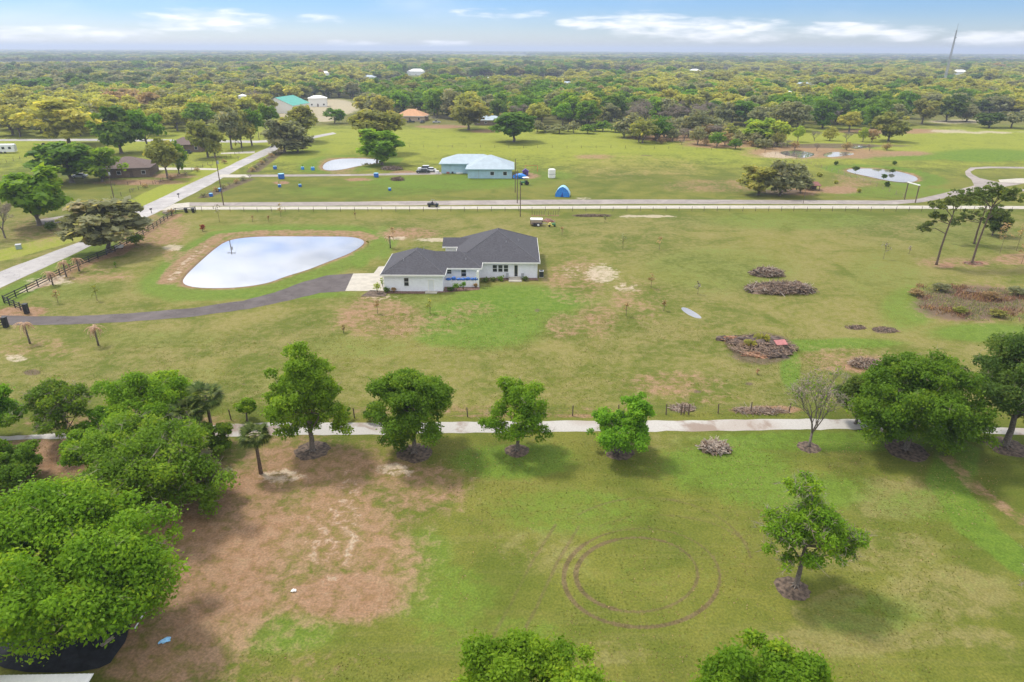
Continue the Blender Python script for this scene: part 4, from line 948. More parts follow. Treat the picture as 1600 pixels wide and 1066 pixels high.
# light blue house behind
X, Y = at(765, 279); t = thing('house', 'light blue house with pale grey metal roofs behind the concrete drive', 'house', (X, Y, 0))
s_ = mpp(765, 279); wL = (731 - 765) * s_; wR = (800 - 765) * s_; lX = (688 - 765) * s_ * 1.03
w = MB(); w.bb(wL, wR, 0, 12, 0, 3.1); w.bb(lX, wL - .02, 9.5, 20, 0, 3.4); w.build('wall', M['bluewall'], t)
r = MB(); hip_roof(r, wL - .7, wR + .7, -.6, 15, 3.15, .46); r.build('roof', M['metalroof'], t)
r = MB(); hip_roof(r, lX - .7, wR - 4, 8.8, 21, 3.45, .40); r.build('roof', M['metalroof'], t)
f = MB(); fascia(f, wL - .7, wR + .7, -.6, 15, 2.95, 3.16); f.bb(lX - .76, wL - .75, 8.74, 8.8, 3.2, 3.46); f.bb(lX - .76, lX - .7, 8.8, 21, 3.2, 3.46); f.build('fascia', M['bluewall'], t)
d = MB().bb(wL + 3.6, wL + 3.75, -.05, 0, 0, 2.9).build('wall_joint', M['metalroof'], t)
for x in (wL + 8.2, wL + 12.5): q = MB().bb(x - .7, x + .7, -.06, 0, 1, 2.3).build('window', M['frame'], t); MB().bb(x - .6, x + .6, -.08, -.06, 1.1, 2.2).build('pane', M['glass'], q)
MB().bb(lX + 3, wL - 1.5, 9.43, 9.5, .1, 2.3).build('garage_door', M['bluewall'], t)
# green-roofed barn
X, Y = at(433, 177); t = thing('barn', 'large white metal barn with green roof far up the road', 'barn', (X, Y, 0), R(-8))
w_, d_, h_ = 23, 27, 5.0; sl = .42; zr = h_ + w_ / 2 * sl
MB().add([(-w_/2, 0, 0), (w_/2, 0, 0), (w_/2, 0, h_), (0, 0, zr), (-w_/2, 0, h_), (-w_/2, d_, 0), (w_/2, d_, 0), (w_/2, d_, h_), (0, d_, zr), (-w_/2, d_, h_)], [(0, 1, 2, 3, 4), (6, 5, 9, 8, 7), (1, 6, 7, 2), (5, 0, 4, 9)]).build('wall', M['trim'], t)
MB().add([(-w_/2 - .4, -.4, h_ - .1), (0, -.4, zr + .06), (0, d_ + .4, zr + .06), (-w_/2 - .4, d_ + .4, h_ - .1), (w_/2 + .4, -.4, h_ - .1), (w_/2 + .4, d_ + .4, h_ - .1)], [(0, 1, 2, 3), (1, 4, 5, 2)]).build('roof', M['greenroof'], t)
MB().bb(4, 8.0, -.1, 0, 0, 3.6).build('door', M['trim'], t); MB().bb(w_/2, w_/2 + .08, 8, 13, 0, 4).build('door', M['steel'], t)
X, Y = at(382, 168); t = thing('storage_tank', 'white round storage tank left of the green-roofed barn', 'tank', (X, Y, 0)); MB().cyl((0, 0, 4), 3.3, 8, 18).build('body', M['trim'], t, False); MB().cyl((0, 0, 8.6), 3.4, 1.2, 18, 'Z', .3).build('cap', M['trim'], t)
X, Y = at(402, 170); t = thing('flag_pole', 'tall pale flagpole between the white tank and the green-roofed barn', 'flagpole', (X, Y, 0)); MB().tube([(0, 0, 0), (0, 0, 17)], [.2, .14], 8).build('shaft', M['palewood'], t); MB().blob((0, 0, 17.1), (.25, .25, .25)).build('finial', M['gold'], t)
simple_house('house', 'brown brick house with brown hipped roof beside the road at the left', 197, 277.5, 15, 13, 3.0, .42, 'brownwall', 'brownroof', R(14), 4)
simple_house('house', 'second brown house with a dark carport behind the leaning trees', 289, 238, 14, 11, 3.0, .42, 'brownwall', 'brownroof', R(8), 3)
simple_house('house', 'house with bright orange tiled roof at the back of the bright pasture', 640, 190, 17, 13, 3.1, .5, 'tanwall', 'orangeroof', R(-6), 3, chim=True)
simple_house('garage', 'small orange-roofed garage right of the orange house', 658, 189, 6, 7, 2.7, .5, 'brownwall', 'orangeroof', R(-6), 1, cat='garage')
simple_house('house', 'low dark house with pale roof under the trees left of the big dark oak', 765, 196, 17, 10, 2.9, .35, 'brownwall', 'metalroof', R(4), 4)
simple_house('house', 'wide house with pinkish tiled roof showing in the woods above the marsh', 1036, 163, 24, 14, 3.4, .40, 'tanwall', 'pinkroof', R(8), 5)
X, Y = at(1270, 298); t = thing('shed', 'low open shed with rusty red roof beside the shrub clump', 'shed', (X, Y, 0), R(-5))
for a_, b_ in ((-1.9, 0), (1.9, 0), (-1.9, 3), (1.9, 3)): MB().bb(a_ - .08, a_ + .08, b_ - .08, b_ + .08, 0, 1.5 + .15 * b_).build('post', M['wood'], t)
MB().bb(-1.9, 1.9, 2.95, 3.03, 0, 1.8).build('back_wall', M['wood'], t); MB().box((0, 1.5, 1.86), (4.6, 4.0, .09), 0, (.15, 0)).build('roof', M['redroof'], t)
# far houses showing between the trees
FAR = ((650, 118, 30, 'white', 'trim', 'far wide white building in the trees behind the orange house'), (575, 128, 16, 'white', 'metalroof', 'far small white house left of the wide white building'), (765, 128, 9, 'white', 'trim', 'far narrow tall white house in the gap of the far middle woods'),
       (722, 132, 18, 'white', 'trim', 'far white-roofed house among olive trees left of the tree gap'), (885, 140, 16, 'white', 'metalroof', 'pale house in the woods above the marsh shrubs left of the pinkish roof'), (1228, 158, 15, 'white', 'trim', 'white house in the woods above the lime green tree'),
       (1256, 144, 26, 'white', 'metalroof', 'wide white house in the woods right of the lime green tree'), (1387, 158, 20, 'tanwall', 'trim', 'pale roofed house in the yellow woods at the right'), (505, 121, 20, 'white', 'trim', 'far white house right behind the green-roofed barn'),
       (440, 122, 9, 'white', 'metalroof', 'far small pale house above the green barn'), (335, 124, 9, 'white', 'trim', 'far small white house left of the green barn'), (1085, 116, 20, 'white', 'trim', 'far small white house in the right woods'), (1365, 137, 22, 'white', 'metalroof', 'far pale house left of the radio mast'),
       (497, 167, 13, 'trim', 'trim', 'white shed right of the green-roofed barn'), (1500, 118, 26, 'white', 'trim', 'far white building right of the radio mast'))
for (x, y, w, wa, ro, lb) in FAR: simple_house('house', lb, x, y, w, w * .6, 4.5 if w < 12 else 6.0, .4, wa, ro, random.uniform(-.3, .3), 3 if w > 10 else 1, ov=.4)
# big trailer home at the far left
X, Y = at(6, 240); t = thing('camper', 'white camper trailer parked at the far left edge near the cross road', 'camper', (X, Y, 0), R(12))
MB().bb(-4.2, 4.2, 0, 2.5, .55, 3.3).build('body', M['carwhite'], t); MB().add([(-4.2, 0, 3.3), (4.2, 0, 3.3), (3.6, .3, 3.6), (-3.6, .3, 3.6), (-4.2, 2.5, 3.3), (4.2, 2.5, 3.3), (3.6, 2.2, 3.6), (-3.6, 2.2, 3.6)], [(0, 1, 2, 3), (1, 5, 6, 2), (5, 4, 7, 6), (4, 0, 3, 7), (3, 2, 6, 7)]).build('roof', M['carwhite'], t)
for x in (-2.8, .2, 2.6): q = MB().bb(x - .5, x + .5, -.04, 0, 1.7, 2.6).build('window', M['glass'], t)
MB().bb(1.0, 1.7, -.05, 0, .6, 2.6).build('door', M['frame'], t)
for x in (-.9, .5): MB().cyl((x, .15, .38), .38, .3, 12, 'Y').build('wheel', M['tyre'], t)

# ------------------------------------------------------------------ vehicles
def car(label, x, y, rz, paint, suv=False, name='parked_car', cat='car', group='cars parked by the houses', pickup=False):
    X, Y = at(x, y); t = thing(name, label, cat, (X, Y, 0), rz, group)
    h = 1.05 if suv else .92; top = 1.82 if suv else 1.45
    prof = [(-2.3, .35), (-2.32, .75), (-2.2, h), (-1.0, h + .08), (2.1, h + .02), (2.3, h - .15), (2.32, .35)]
    mb = MB(); vs = []
    for yy, k in ((-.9, 1), (.9, 1)): vs += [(a, yy, b) for a, b in prof]
    n = len(prof); mb.add(vs, [tuple(range(n)), tuple(range(2 * n - 1, n - 1, -1))] + [(k, n + k, n + (k + 1) % n, (k + 1) % n) for k in range(n)]); mb.build('body', M[paint], t)
    x1 = 2.1 if suv and not pickup else 1.55
    if pickup: x1 = .5
    cb = [(-1.1, h + .02, .84), (-.45, top, .66), (x1 - .4, top, .66), (x1, h + .02, .84)]
    vs = [(a, -w, z) for a, z, w in cb] + [(a, w, z) for a, z, w in cb]
    MB().add(vs, [(0, 1, 2, 3), (7, 6, 5, 4), (0, 4, 5, 1), (2, 6, 7, 3), (1, 5, 6, 2)]).build('cabin_glass', M['glass'], t)
    MB().bb(-.5, x1 - .35, -.68, .68, top - .02, top + .05).build('roof_panel', M[paint], t)
    for a in (-1.45, 1.4):
        for b in (-.88, .88):
            wo = MB().cyl((a, b, .34), .34, .22, 14, 'Y').build('wheel', M['tyre'], t); MB().cyl((a, b * 1.12, .34), .2, .04, 10, 'Y').build('rim', M['steel'], wo)
    for b in (-.6, .6): MB().bb(-2.36, -2.3, b - .2, b + .2, .68, .84).build('headlight', M['frame'], t)
    return t
car('black car parked nearest the camera beside the light blue house', 661, 270.5, R(3), 'cardark')
car('large white sport utility car parked behind the black car', 663, 267, R(2), 'carwhite', True)
car('white car parked between the white utility car and the light blue house', 672, 268.5, R(8), 'carwhite')
car('dark pickup parked in front of the orange-roofed house, left one', 642, 192, R(5), 'cardark', True, 'pickup_truck', 'pickup', pickup=True)
car('dark car parked by the small orange garage', 660, 192.5, R(80), 'cardark')
car('silver pickup parked right of the orange-roofed house', 682, 192.5, R(3), 'carsilver', True, 'pickup_truck', 'pickup', pickup=True)
car('dark car under the carport of the second brown house', 291, 240.5, R(5), 'cardark')
car('dark green pickup parked in the yard behind the white camper', 70, 230.5, R(20), 'cardark', True, 'pickup_truck', 'pickup', pickup=True)
car('silver car parked under the trees left of the brown hip-roofed house', 125, 278, R(10), 'carsilver')

# utility cart with driver on the concrete drive
X, Y = at(677, 323.5); t = thing('utility_cart', 'black open utility cart driving on the concrete drive', 'utility cart', (X, Y, .05), R(180))
MB().bb(-1.25, 1.25, -.62, .62, .42, .62).build('floor_pan', M['blackplastic'], t); MB().add([(-1.5, -.6, .5), (-1.5, .6, .5), (-1.45, .55, .85), (-1.45, -.55, .85), (-.7, -.65, .5), (-.7, .65, .5), (-.7, .62, 1.1), (-.7, -.62, 1.1)], [(0, 3, 2, 1), (0, 4, 7, 3), (1, 2, 6, 5), (3, 7, 6, 2), (4, 5, 6, 7)]).build('bonnet', M['cardark'], t)
MB().bb(.45, 1.55, -.66, .66, .62, 1.05).build('cargo_bed', M['blackplastic'], t); s = MB(); s.bb(-.15, .4, -.55, .55, .62, .8); s.bb(.3, .42, -.55, .55, .8, 1.3); s.build('seat', M['cloth'], t)
for sy in (-.58, .58): MB().tube([(-.65, sy, 1.1), (-.3, sy, 1.9), (.55, sy, 1.95), (.6, sy, 1.05)], .035, 6).build('roll_bar', M['steel'], t)
for a in (-1.0, 1.05):
    for b in (-.62, .62): MB().cyl((a, b, .33), .33, .24, 12, 'Y').build('wheel', M['tyre'], t)
MB().cyl((-.42, .28, 1.2), .17, .03, 12, 'X').build('steering_wheel', M['blackplastic'], t)

def person(label, loc, rz, joints, edges, mats, hat=None):
    """one continuous skinned figure"""
    me = bpy.data.meshes.new('person'); me.from_pydata([j[0] for j in joints], edges, []); o = link('person', me)
    o.location = loc; o.rotation_euler = (0, 0, rz); tag(o, label, 'person')
    sk = o.modifiers.new('skin', 'SKIN'); sk.use_smooth_shade = True
    for k, j in enumerate(joints): me.skin_vertices[0].data[k].radius = (j[1], j[1])
    me.skin_vertices[0].data[0].use_root = True
    o.modifiers.new('sub', 'SUBSURF').levels = 1
    me.materials.append(mats); return o
J = [((0, 0, .88), .15), ((-.02, 0, 1.15), .17), ((-.02, 0, 1.38), .15), ((-.02, 0, 1.48), .06), ((-.03, 0, 1.62), .11), ((-.04, 0, 1.74), .09),
     ((0, .2, 1.36), .065), ((-.15, .26, 1.12), .05), ((-.4, .26, 1.2), .04), ((-.48, .26, 1.21), .045), ((0, -.2, 1.36), .065), ((-.15, -.22, 1.12), .05), ((-.38, .1, 1.18), .04), ((-.46, .14, 1.2), .045),
     ((-.05, .11, .86), .09), ((-.48, .13, .92), .075), ((-.62, .13, .62), .05), ((-.78, .13, .60), .045), ((-.05, -.11, .86), .09), ((-.48, -.13, .92), .075), ((-.62, -.13, .62), .05), ((-.78, -.13, .60), .045)]
Ed = [(0, 1), (1, 2), (2, 3), (3, 4), (4, 5), (2, 6), (6, 7), (7, 8), (8, 9), (2, 10), (10, 11), (11, 12), (12, 13), (0, 14), (14, 15), (15, 16), (16, 17), (0, 18), (18, 19), (19, 20), (20, 21)]
X, Y = at(677, 323.5); person('person in dark clothes driving the black utility cart', (X - .12, Y - .28, .07), R(180), J, Ed, M['cloth'])

# ------------------------------------------------------------------ yard objects of the far pasture
X, Y = at(878.5, 308); t = thing('tarp_tent', 'bright blue domed tarp shelter beside the grey lane', 'tent', (X, Y, 0), R(-8))
out = [(-2.15, 0), (-2.1, .9), (-1.5, 2.0), (-.7, 2.75), (0, 3.0), (.7, 2.75), (1.5, 2.0), (2.1, .9), (2.15, 0)]
vs = [(a, -.2, b) for a, b in out] + [(a * 1.0, 3.6, b * .96) for a, b in out]; n = len(out)
MB().add(vs, [(k, k + 1, n + k + 1, n + k) for k in range(n - 1)]).build('cover', M['tarplight'], t)
MB().add([(a * .97, 0.0, b * .97) for a, b in out] , [tuple(range(n))]).build('front_panel', M['tarp'], t)
MB().add([(a * .97, 3.5, b * .93) for a, b in out] , [tuple(range(n - 1, -1, -1))]).build('rear_panel', M['tarp'], t)
fl = MB(); fl.add([(-.5, -.06, 0), (.35, -.06, 0), (.05, -.05, 1.5)], [(0, 1, 2)]); fl.build('door_flap', mat_simple('deep_blue_tarp', (.01, .08, .40), .5), t)
X, Y = at(862, 278); t = thing('water_tank', 'white upright box-shaped tank standing alone in the pasture', 'tank', (X, Y, 0), R(10))
pr = [(math.cos(a) * 1.15 * (1 / max(abs(math.cos(a)), abs(math.sin(a)))) ** .75, math.sin(a) * 1.15 * (1 / max(abs(math.cos(a)), abs(math.sin(a)))) ** .75) for a in np.linspace(0, 2 * math.pi, 21)[:-1]]
MB().prism(pr, .1, 2.75).build('body', M['trim'], t); MB().prism([(a * .8, b * .8) for a, b in pr], 2.75, 2.95).build('top', M['trim'], t); MB().prism([(a * 1.03, b * 1.03) for a, b in pr], 1.3, 1.42).build('band', M['steel'], t)
# small tractor with white canopy
X, Y = at(819, 289); t = thing('tractor', 'small green tractor with a white canopy standing beside the light blue house', 'tractor', (X, Y, 0), R(15))
MB().bb(-1.3, .1, -.35, .35, .6, 1.15).build('bonnet', M['tractorgreen'], t); MB().bb(.1, 1.1, -.4, .4, .55, .95).build('body', M['tractorgreen'], t); MB().bb(.5, .9, -.3, .3, .95, 1.4).build('seat', M['blackplastic'], t)
for b in (-.6, .6): MB().cyl((.8, b, .6), .6, .32, 16, 'Y').build('rear_wheel', M['tyre'], t); MB().cyl((-1.0, b * .85, .36), .36, .22, 12, 'Y').build('front_wheel', M['tyre'], t)
for a, b in ((.15, -.5), (.15, .5), (1.05, -.5), (1.05, .5)): MB().bb(a - .03, a + .03, b - .03, b + .03, .9, 2.3).build('canopy_post', M['blackplastic'], t)
MB().add([(-.5, -.8, 2.3), (1.5, -.8, 2.3), (1.5, .8, 2.3), (-.5, .8, 2.3), (-.2, -.5, 2.45), (1.2, -.5, 2.45), (1.2, .5, 2.45), (-.2, .5, 2.45)], [(3, 2, 1, 0), (4, 5, 6, 7), (0, 1, 5, 4), (1, 2, 6, 5), (2, 3, 7, 6), (3, 0, 4, 7)]).build('canopy', M['trim'], t)
X, Y = at(812, 279); o = MB().blob((0, 0, .7), (2.3, 1.2, .9), 4, 14, 7, .18).build('tarp_pile', M['tarp']); o.location = (X, Y, 0); tag(o, 'blue tarpaulin heap at the right end of the light blue house', 'tarp')
X, Y = at(821, 275); t = thing('playhouse', 'purple plastic playhouse behind the blue tarpaulin heap', 'playhouse', (X, Y, 0)); MB().bb(-1, 1, 0, 1.6, 0, 1.5).build('body', M['purple'], t); MB().add([(-1.2, -.1, 1.5), (1.2, -.1, 1.5), (1.2, 1.7, 1.5), (-1.2, 1.7, 1.5), (0, -.1, 2.3), (0, 1.7, 2.3)], [(0, 1, 4), (2, 3, 5), (1, 2, 5, 4), (3, 0, 4, 5)]).build('roof', M['purple'], t); MB().bb(-.3, .3, -.04, 0, 0, 1.1).build('door', M['blackplastic'], t)
X, Y = at(830, 268); t = thing('swing_frame', 'orange swing frame behind the purple playhouse', 'swing', (X, Y, 0))
for a in (-2.2, 2.2):
    for b in (-.9, .9): MB().tube([(a, b, 0), (a, 0, 2.1)], .06, 6).build('leg', M['orange'], t)
MB().tube([(-2.2, 0, 2.1), (2.2, 0, 2.1)], .06, 6).build('top_bar', M['orange'], t)
for a in (-.9, .8): MB().bb(a - .25, a + .25, -.1, .1, .5, .55).build('swing_seat', M['redboard'], t)
# boxes by the blue house
for k, (x, y, mt, sx, sy, sz, lb) in enumerate(((683, 271, 'trim', 1.2, .9, .9, 'white box on the grass at the left end of the light blue house'), (692, 270.5, 'steel', .9, .7, .7, 'small grey box against the light blue garage wall'),
        (700, 271, 'redboard', 1.1, .7, .5, 'low red box in front of the light blue garage wall'), (708, 271, 'cloth', 1.2, .8, .55, 'dark box in front of the light blue garage wall'), (718, 271.5, 'trim', 2.4, .8, .35, 'long flat white box between the two light blue walls'))):
    X, Y = at(x, y); t = thing('storage_box', lb, 'box', (X, Y, 0), R(k * 13 - 20), 'boxes outside the light blue house')
    MB().bb(-sx / 2, sx / 2, -sy / 2, sy / 2, 0, sz).build('body', M[mt], t); MB().bb(-sx / 2 - .03, sx / 2 + .03, -sy / 2 - .03, sy / 2 + .03, sz, sz + .07).build('lid', M[mt], t)
# blue drums and troughs
for k, (x, y, w, lb) in enumerate(((430, 264.5, 6, 'blue drum in the pasture nearest the roadside hedge'), (473, 265, 5, 'small teal drum left of the drum at the upper pond'), (489, 266, 6, 'teal drum next to the left end of the upper pond'),
        (440, 279.5, 10, 'wide blue tub beside the farm lane above the round dirt patch'), (437, 292.5, 5, 'pale blue drum below the round dirt patch'), (469, 292, 5, 'blue drum right of the pale one below the dirt patch'),
        (344, 299, 6, 'blue drum by the tall roadside utility pole'), (330, 307, 6, 'blue drum at the hedge corner nearest the concrete drive'), (588, 277, 8, 'blue covered tub near the farm lane below the upper pond tree'), (609, 298, 5, 'blue drum alone in the pasture below the parked cars'))):
    X, Y = at(x, y); s = w * mpp(x, y) / 2; t = thing('drum', lb, 'drum', (X, Y, 0), 0, 'blue drums in the pasture')
    MB().tube([(0, 0, 0), (0, 0, s * .5), (0, 0, s * 1.5)], [s * .9, s, s * .92], 12).build('body', M['blue'] if k not in (1, 2) else M['tarp'], t)
    MB().cyl((0, 0, s * 1.55), s * .97, .08, 12).build('rim', M['tarplight'], t)
    if k in (0, 1, 2, 4, 5): shrub('young_plant', 'young plant growing in the ' + lb.replace(' in the pasture', ''), X, Y, s * .8, 1.0, 'oak', 60 + k, 40, .1, z=s * 1.5, cat='plant', group='plants in the drums')
# junk heap in the pasture
def heap(name, label, x, y, wpx, hpx, mats, seed, n=160, stick=1.0, base='brush', cat='brush pile', depthk=1.0, blobk=.55):
    """pile of sticks and branches on a low mound"""
    X, Y = at(x, y); s = mpp(x, y); rx = wpx * s / 2; hz = hpx * s * .80; ry = rx * .55 * depthk; rd = random.Random(seed); t = thing(name, label, cat, (X, Y, 0))
    m = MB(); m.blob((0, 0, -.05), (rx * .8, ry * .8, hz * blobk * .7), seed, 16, 8, .3)
    for q in range(6): m.blob((rd.uniform(-.6, .6) * rx, rd.uniform(-.5, .5) * ry, 0), (rx * rd.uniform(.2, .38), ry * rd.uniform(.25, .45), hz * blobk * rd.uniform(.7, 1.5)), seed + q, 9, 6, .35)
    m.build('mound', M[base], t)
    parts = {}
    for k in range(n):
        a = rd.uniform(0, 6.28); q = rd.random() ** .6; px_, py_ = rx * q * math.cos(a), ry * q * math.sin(a); z = hz * blobk * math.sqrt(max(0, 1 - q * q)) + rd.uniform(-.05, .15) * hz
        L = stick * rd.uniform(.4, 1.3); b = rd.uniform(0, 6.28); up = rd.uniform(-.3, .8); d = Vector((math.cos(b), math.sin(b), up)) * L
        mm = mats[k % len(mats)]; p = parts.setdefault(mm, MB()); w = rd.uniform(.02, .065) * (1.6 if stick > 1.2 else 1)
        c = Vector((px_, py_, max(.03, z))); p.tube([c - d / 2, c + Vector((0, 0, rd.uniform(-.05, .1) * L)), c + d / 2], [w, w * .8, w * .4], 4, False)
    for mm, p in parts.items(): tag(p.build('sticks', M[mm], t), kind='stuff')
    return t
heap('brush_pile', 'smaller upper brush pile with pale scraps on the right lawn', 1198, 430, 52, 20, ['brush', 'brushpale', 'ash', 'brush'], 1, 420, 1.5)
heap('brush_pile', 'long low brush pile of grey branches just below the smaller one', 1218, 455, 108, 22, ['brush', 'brushpale', 'brush', 'ash'], 2, 900, 1.7, depthk=.7)
heap('brush_pile', 'small pile of cut branches near the gravel track in the foreground grass', 1116, 703, 46, 20, ['brushpale', 'brush', 'brushpale'], 3, 330, 1.3)
heap('brush_pile', 'flat brushwood strip along the wire fence left of the bare tree', 1186, 643, 84, 5, ['brush', 'brushpale', 'brush'], 4, 260, 1.2, depthk=.5, blobk=.4)
heap('brush_pile', 'small heap of pale sticks behind the braced fence posts', 1066, 638, 44, 10, ['brushpale', 'brush'], 5, 160, .8, blobk=.3)
heap('brush_pile', 'brown brush heap behind the dark bushes left of the big dense tree', 1352, 572, 50, 22, ['brush', 'brush', 'brushpale'], 6, 320, 1.0)
heap('brush_pile', 'dark junk heap in the grass left of the parked cars', 621, 282, 20, 9, ['brush', 'ash'], 7, 120, 1.6)
heap('brush_pile', 'grey heap of rubble and branches at the foot of the tree by the upper pond', 612, 265, 34, 8, ['brush', 'brushpale', 'ash'], 8, 200, 1.8)
heap('brush_pile', 'dead palm fronds fallen at the foot of the two tall right pines', 1520, 412, 30, 5, ['brush', 'redboard'], 9, 80, .8)
# the burn pit
X, Y = at(1190, 545); t = thing('burn_pile', 'burnt debris heap with charred soil and orange clay on the right lawn', 'burn pile', (X, Y, 0)); rd = random.Random(5)

for nm, mt, spots in (('charred_mound', 'ash', ((-1, 1.8, 2.6, 1.6, .7), (1.6, 1.6, 2.8, 1.8, .8), (3.4, .3, 1.7, 1.2, .5), (-3.9, 3.2, 2.0, 1.0, .55), (.4, 3.4, 2.2, .9, .6), (-.2, 0, 1.8, 1.2, .5), (1.2, -2.2, 2.0, 1.2, .55), (2.4, -1.4, 1.5, 1.0, .5))),
                      ('clay_mound', 'clay', ((-3.6, 2.9, 1.3, .6, .66), (-2.2, -2.2, 1.5, .7, .36), (-.9, -2.9, 1.2, .5, .3), (-3.0, -1.4, .8, .4, .22)))):
    m = MB()
    for q, (cx, cy, rx_, ry_, hz_) in enumerate(spots): m.blob((cx, cy, -.05), (rx_, ry_, hz_), q + 3, 15, 8, .42)
    m.build(nm, M[mt], t)['kind'] = 'stuff'
MB().box((2.9, .6, .75), (1.7, 1.15, .1), R(8), (.3, 0)).build('board', M['redboard'], t)
g = np.random.default_rng(9)
for (cx, cy, cz, r_, lf) in ((-1.6, .5, .6, 1.2, 'olive'), (.8, 2.3, .7, 1.5, 'olive'), (-2.4, .2, .4, .9, 'reed')):
    C = np.array([[cx, cy, cz]]); d = rand_dirs(120, g); d[:, 2] = np.abs(d[:, 2]) * .6; A0 = C + d * .15; B0 = C + d * r_ * g.uniform(.6, 1, (120, 1)); tt = np.cross(d, [0, 0, 1.0]); V = np.stack([A0 - tt * .02, A0 + tt * .02, B0 + tt * .06, B0 - tt * .06 - [0, 0, .25]], 1).reshape(-1, 3)
    link('dead_fronds', np_mesh('dead_fronds', V, quads(V), [LEAF[lf]], g.random(120)), t)['kind'] = 'stuff'
pl = MB()
for k in range(700):
    a = rd.uniform(0, 6.28); q = rd.random() ** .5; c = Vector((5.2 * q * math.cos(a), .6 + 4.0 * q * math.sin(a), .35 + .35 * (1 - q))); b = rd.uniform(0, 6.28); d = Vector((math.cos(b), math.sin(b), rd.uniform(-.2, .3))) * rd.uniform(.3, 1.2); pl.tube([c - d / 2, c + d / 2], [.05, .02], 3, False)
tag(pl.build('charred_sticks', M['brush'], t), kind='stuff'); MB().tube([(-4.6, -.3, .25), (-3.2, -2.3, .3)], .06, 6).build('pale_plank', M['brushpale'], t)
# flat garden beds on the right lawn
for (x, y, w, lb) in ((1337, 512, 32, 'left flat bed of dark dug soil on the right lawn'), (1384, 516, 42, 'right flat bed of dark dug soil on the right lawn')): heap('soil_bed', lb, x, y, w, 5, ['ash', 'brush'], int(x), 160, .5, 'mulch', 'soil bed', 1.1, .25)
# long soil berm near the concrete drive
heap('soil_bed', 'long thin dark soil bank left of the white sand strip', 925, 338, 62, 3, ['ash', 'brush'], 44, 160, .8, 'mulch', 'soil bed', .25, .8)
# trellis stakes
for k in range(11):
    x = 831.5 + (k % 6) * 3.7 + (25.5 if k >= 6 else 0); X, Y = at(x, 337.5); s = thing('garden_stake', 'thin upright stake in the rows behind the white trailer', 'stake', (X, Y, 0), 0, 'stakes behind the trailer')
    MB().tube([(0, 0, 0), (0, 0, 1.35)], .05, 5).build('shaft', M['wood'], s); MB().bb(-.17, .17, -.17, .17, 0, .12).build('foot', M['redboard'], s)
# trailer with white box, mower and tyres
X, Y = at(838, 354); t = thing('box_trailer', 'trailer with a flat white top and open dark side on the back lawn', 'trailer', (X, Y, 0), R(-3))
MB().bb(-1.5, 1.5, 0, 1.8, 1.55, 1.75).build('top_panel', M['trim'], t); MB().bb(-1.5, 1.5, .05, .15, .95, 1.55).build('side_panel', M['palewood'], t); MB().bb(-1.5, 1.5, 0, 1.8, .45, .6).build('deck', M['wood'], t)
for a in (-1.42, 1.42):
    for b in (.08, 1.7): MB().bb(a - .06, a + .06, b - .06, b + .06, .45, 1.55).build('post', M['wood'], t)
for b in (-.05, 1.85): MB().cyl((-.4, b, .36), .36, .2, 14, 'Y').build('wheel', M['tyre'], t); 
MB().bb(1.5, 2.6, .85, .95, .45, .55).build('drawbar', M['steel'], t)
X, Y = at(841, 353.5); t = thing('tyre', 'pale-filled tyre leaning against the white topped trailer', 'tyre', (X, Y, .0)); MB().cyl((0, -.4, .42), .45, .22, 16, 'Y').build('rubber', M['tyre'], t); MB().cyl((0, -.52, .42), .27, .06, 14, 'Y').build('hub', M['trim'], t)
X, Y = at(862, 354); t = thing('ride_on_mower', 'yellow and green ride-on mower beside the white topped trailer', 'mower', (X, Y, 0), R(190))
MB().bb(-.9, .0, -.3, .3, .35, .8).build('bonnet', M['tractorgreen'], t); MB().bb(.0, .9, -.35, .35, .35, .6).build('body', M['yellowpaint'], t); MB().bb(.3, .7, -.25, .25, .6, 1.0).build('seat', M['yellowpaint'], t); MB().bb(-.3, .5, -.65, .65, .15, .3).build('cutter_deck', M['yellowpaint'], t)
for b in (-.42, .42): MB().cyl((.6, b, .28), .28, .22, 12, 'Y').build('rear_wheel', M['tyre'], t); MB().cyl((-.7, b, .2), .2, .16, 12, 'Y').build('front_wheel', M['tyre'], t)
heap('brush_pile', 'low reddish timber heap behind the ride-on mower', 856, 346, 22, 4, ['redboard', 'palewood'], 12, 60, 1.4)
# mailboxes, utility cabinet and little things by the road
for (x, y, lb) in ((237, 333.5, 'black mailbox on a post at the road near the black bins'), (279.5, 309.5, 'black mailbox on a post farther up the road')):
    X, Y = at(x, y); t = thing('mailbox', lb, 'mailbox', (X, Y, 0), R(-40), 'mailboxes along the road'); MB().bb(-.06, .06, -.06, .06, 0, 1.0).build('post', M['black'], t); q = MB(); q.bb(-.15, .15, -.3, .3, 1.0, 1.18); q.tube([(0, -.3, 1.18), (0, .3, 1.18)], .15, 10); q.build('box', M['black'], t)
X, Y = at(30, 389); t = thing('utility_cabinet', 'pale green utility box on the grass left of the road', 'utility box', (X, Y, 0), R(25)); MB().bb(-.5, .5, -.4, .4, .0, .95).build('body', mat_simple('pale_green_paint', (.30, .38, .34), .5), t); MB().add([(-.55, -.45, .95), (.55, -.45, .95), (.55, .45, 1.05), (-.55, .45, 1.05), (-.55, -.45, .9), (.55, -.45, .9)], [(0, 1, 2, 3), (4, 5, 1, 0)]).build('lid', M['steel'], t)
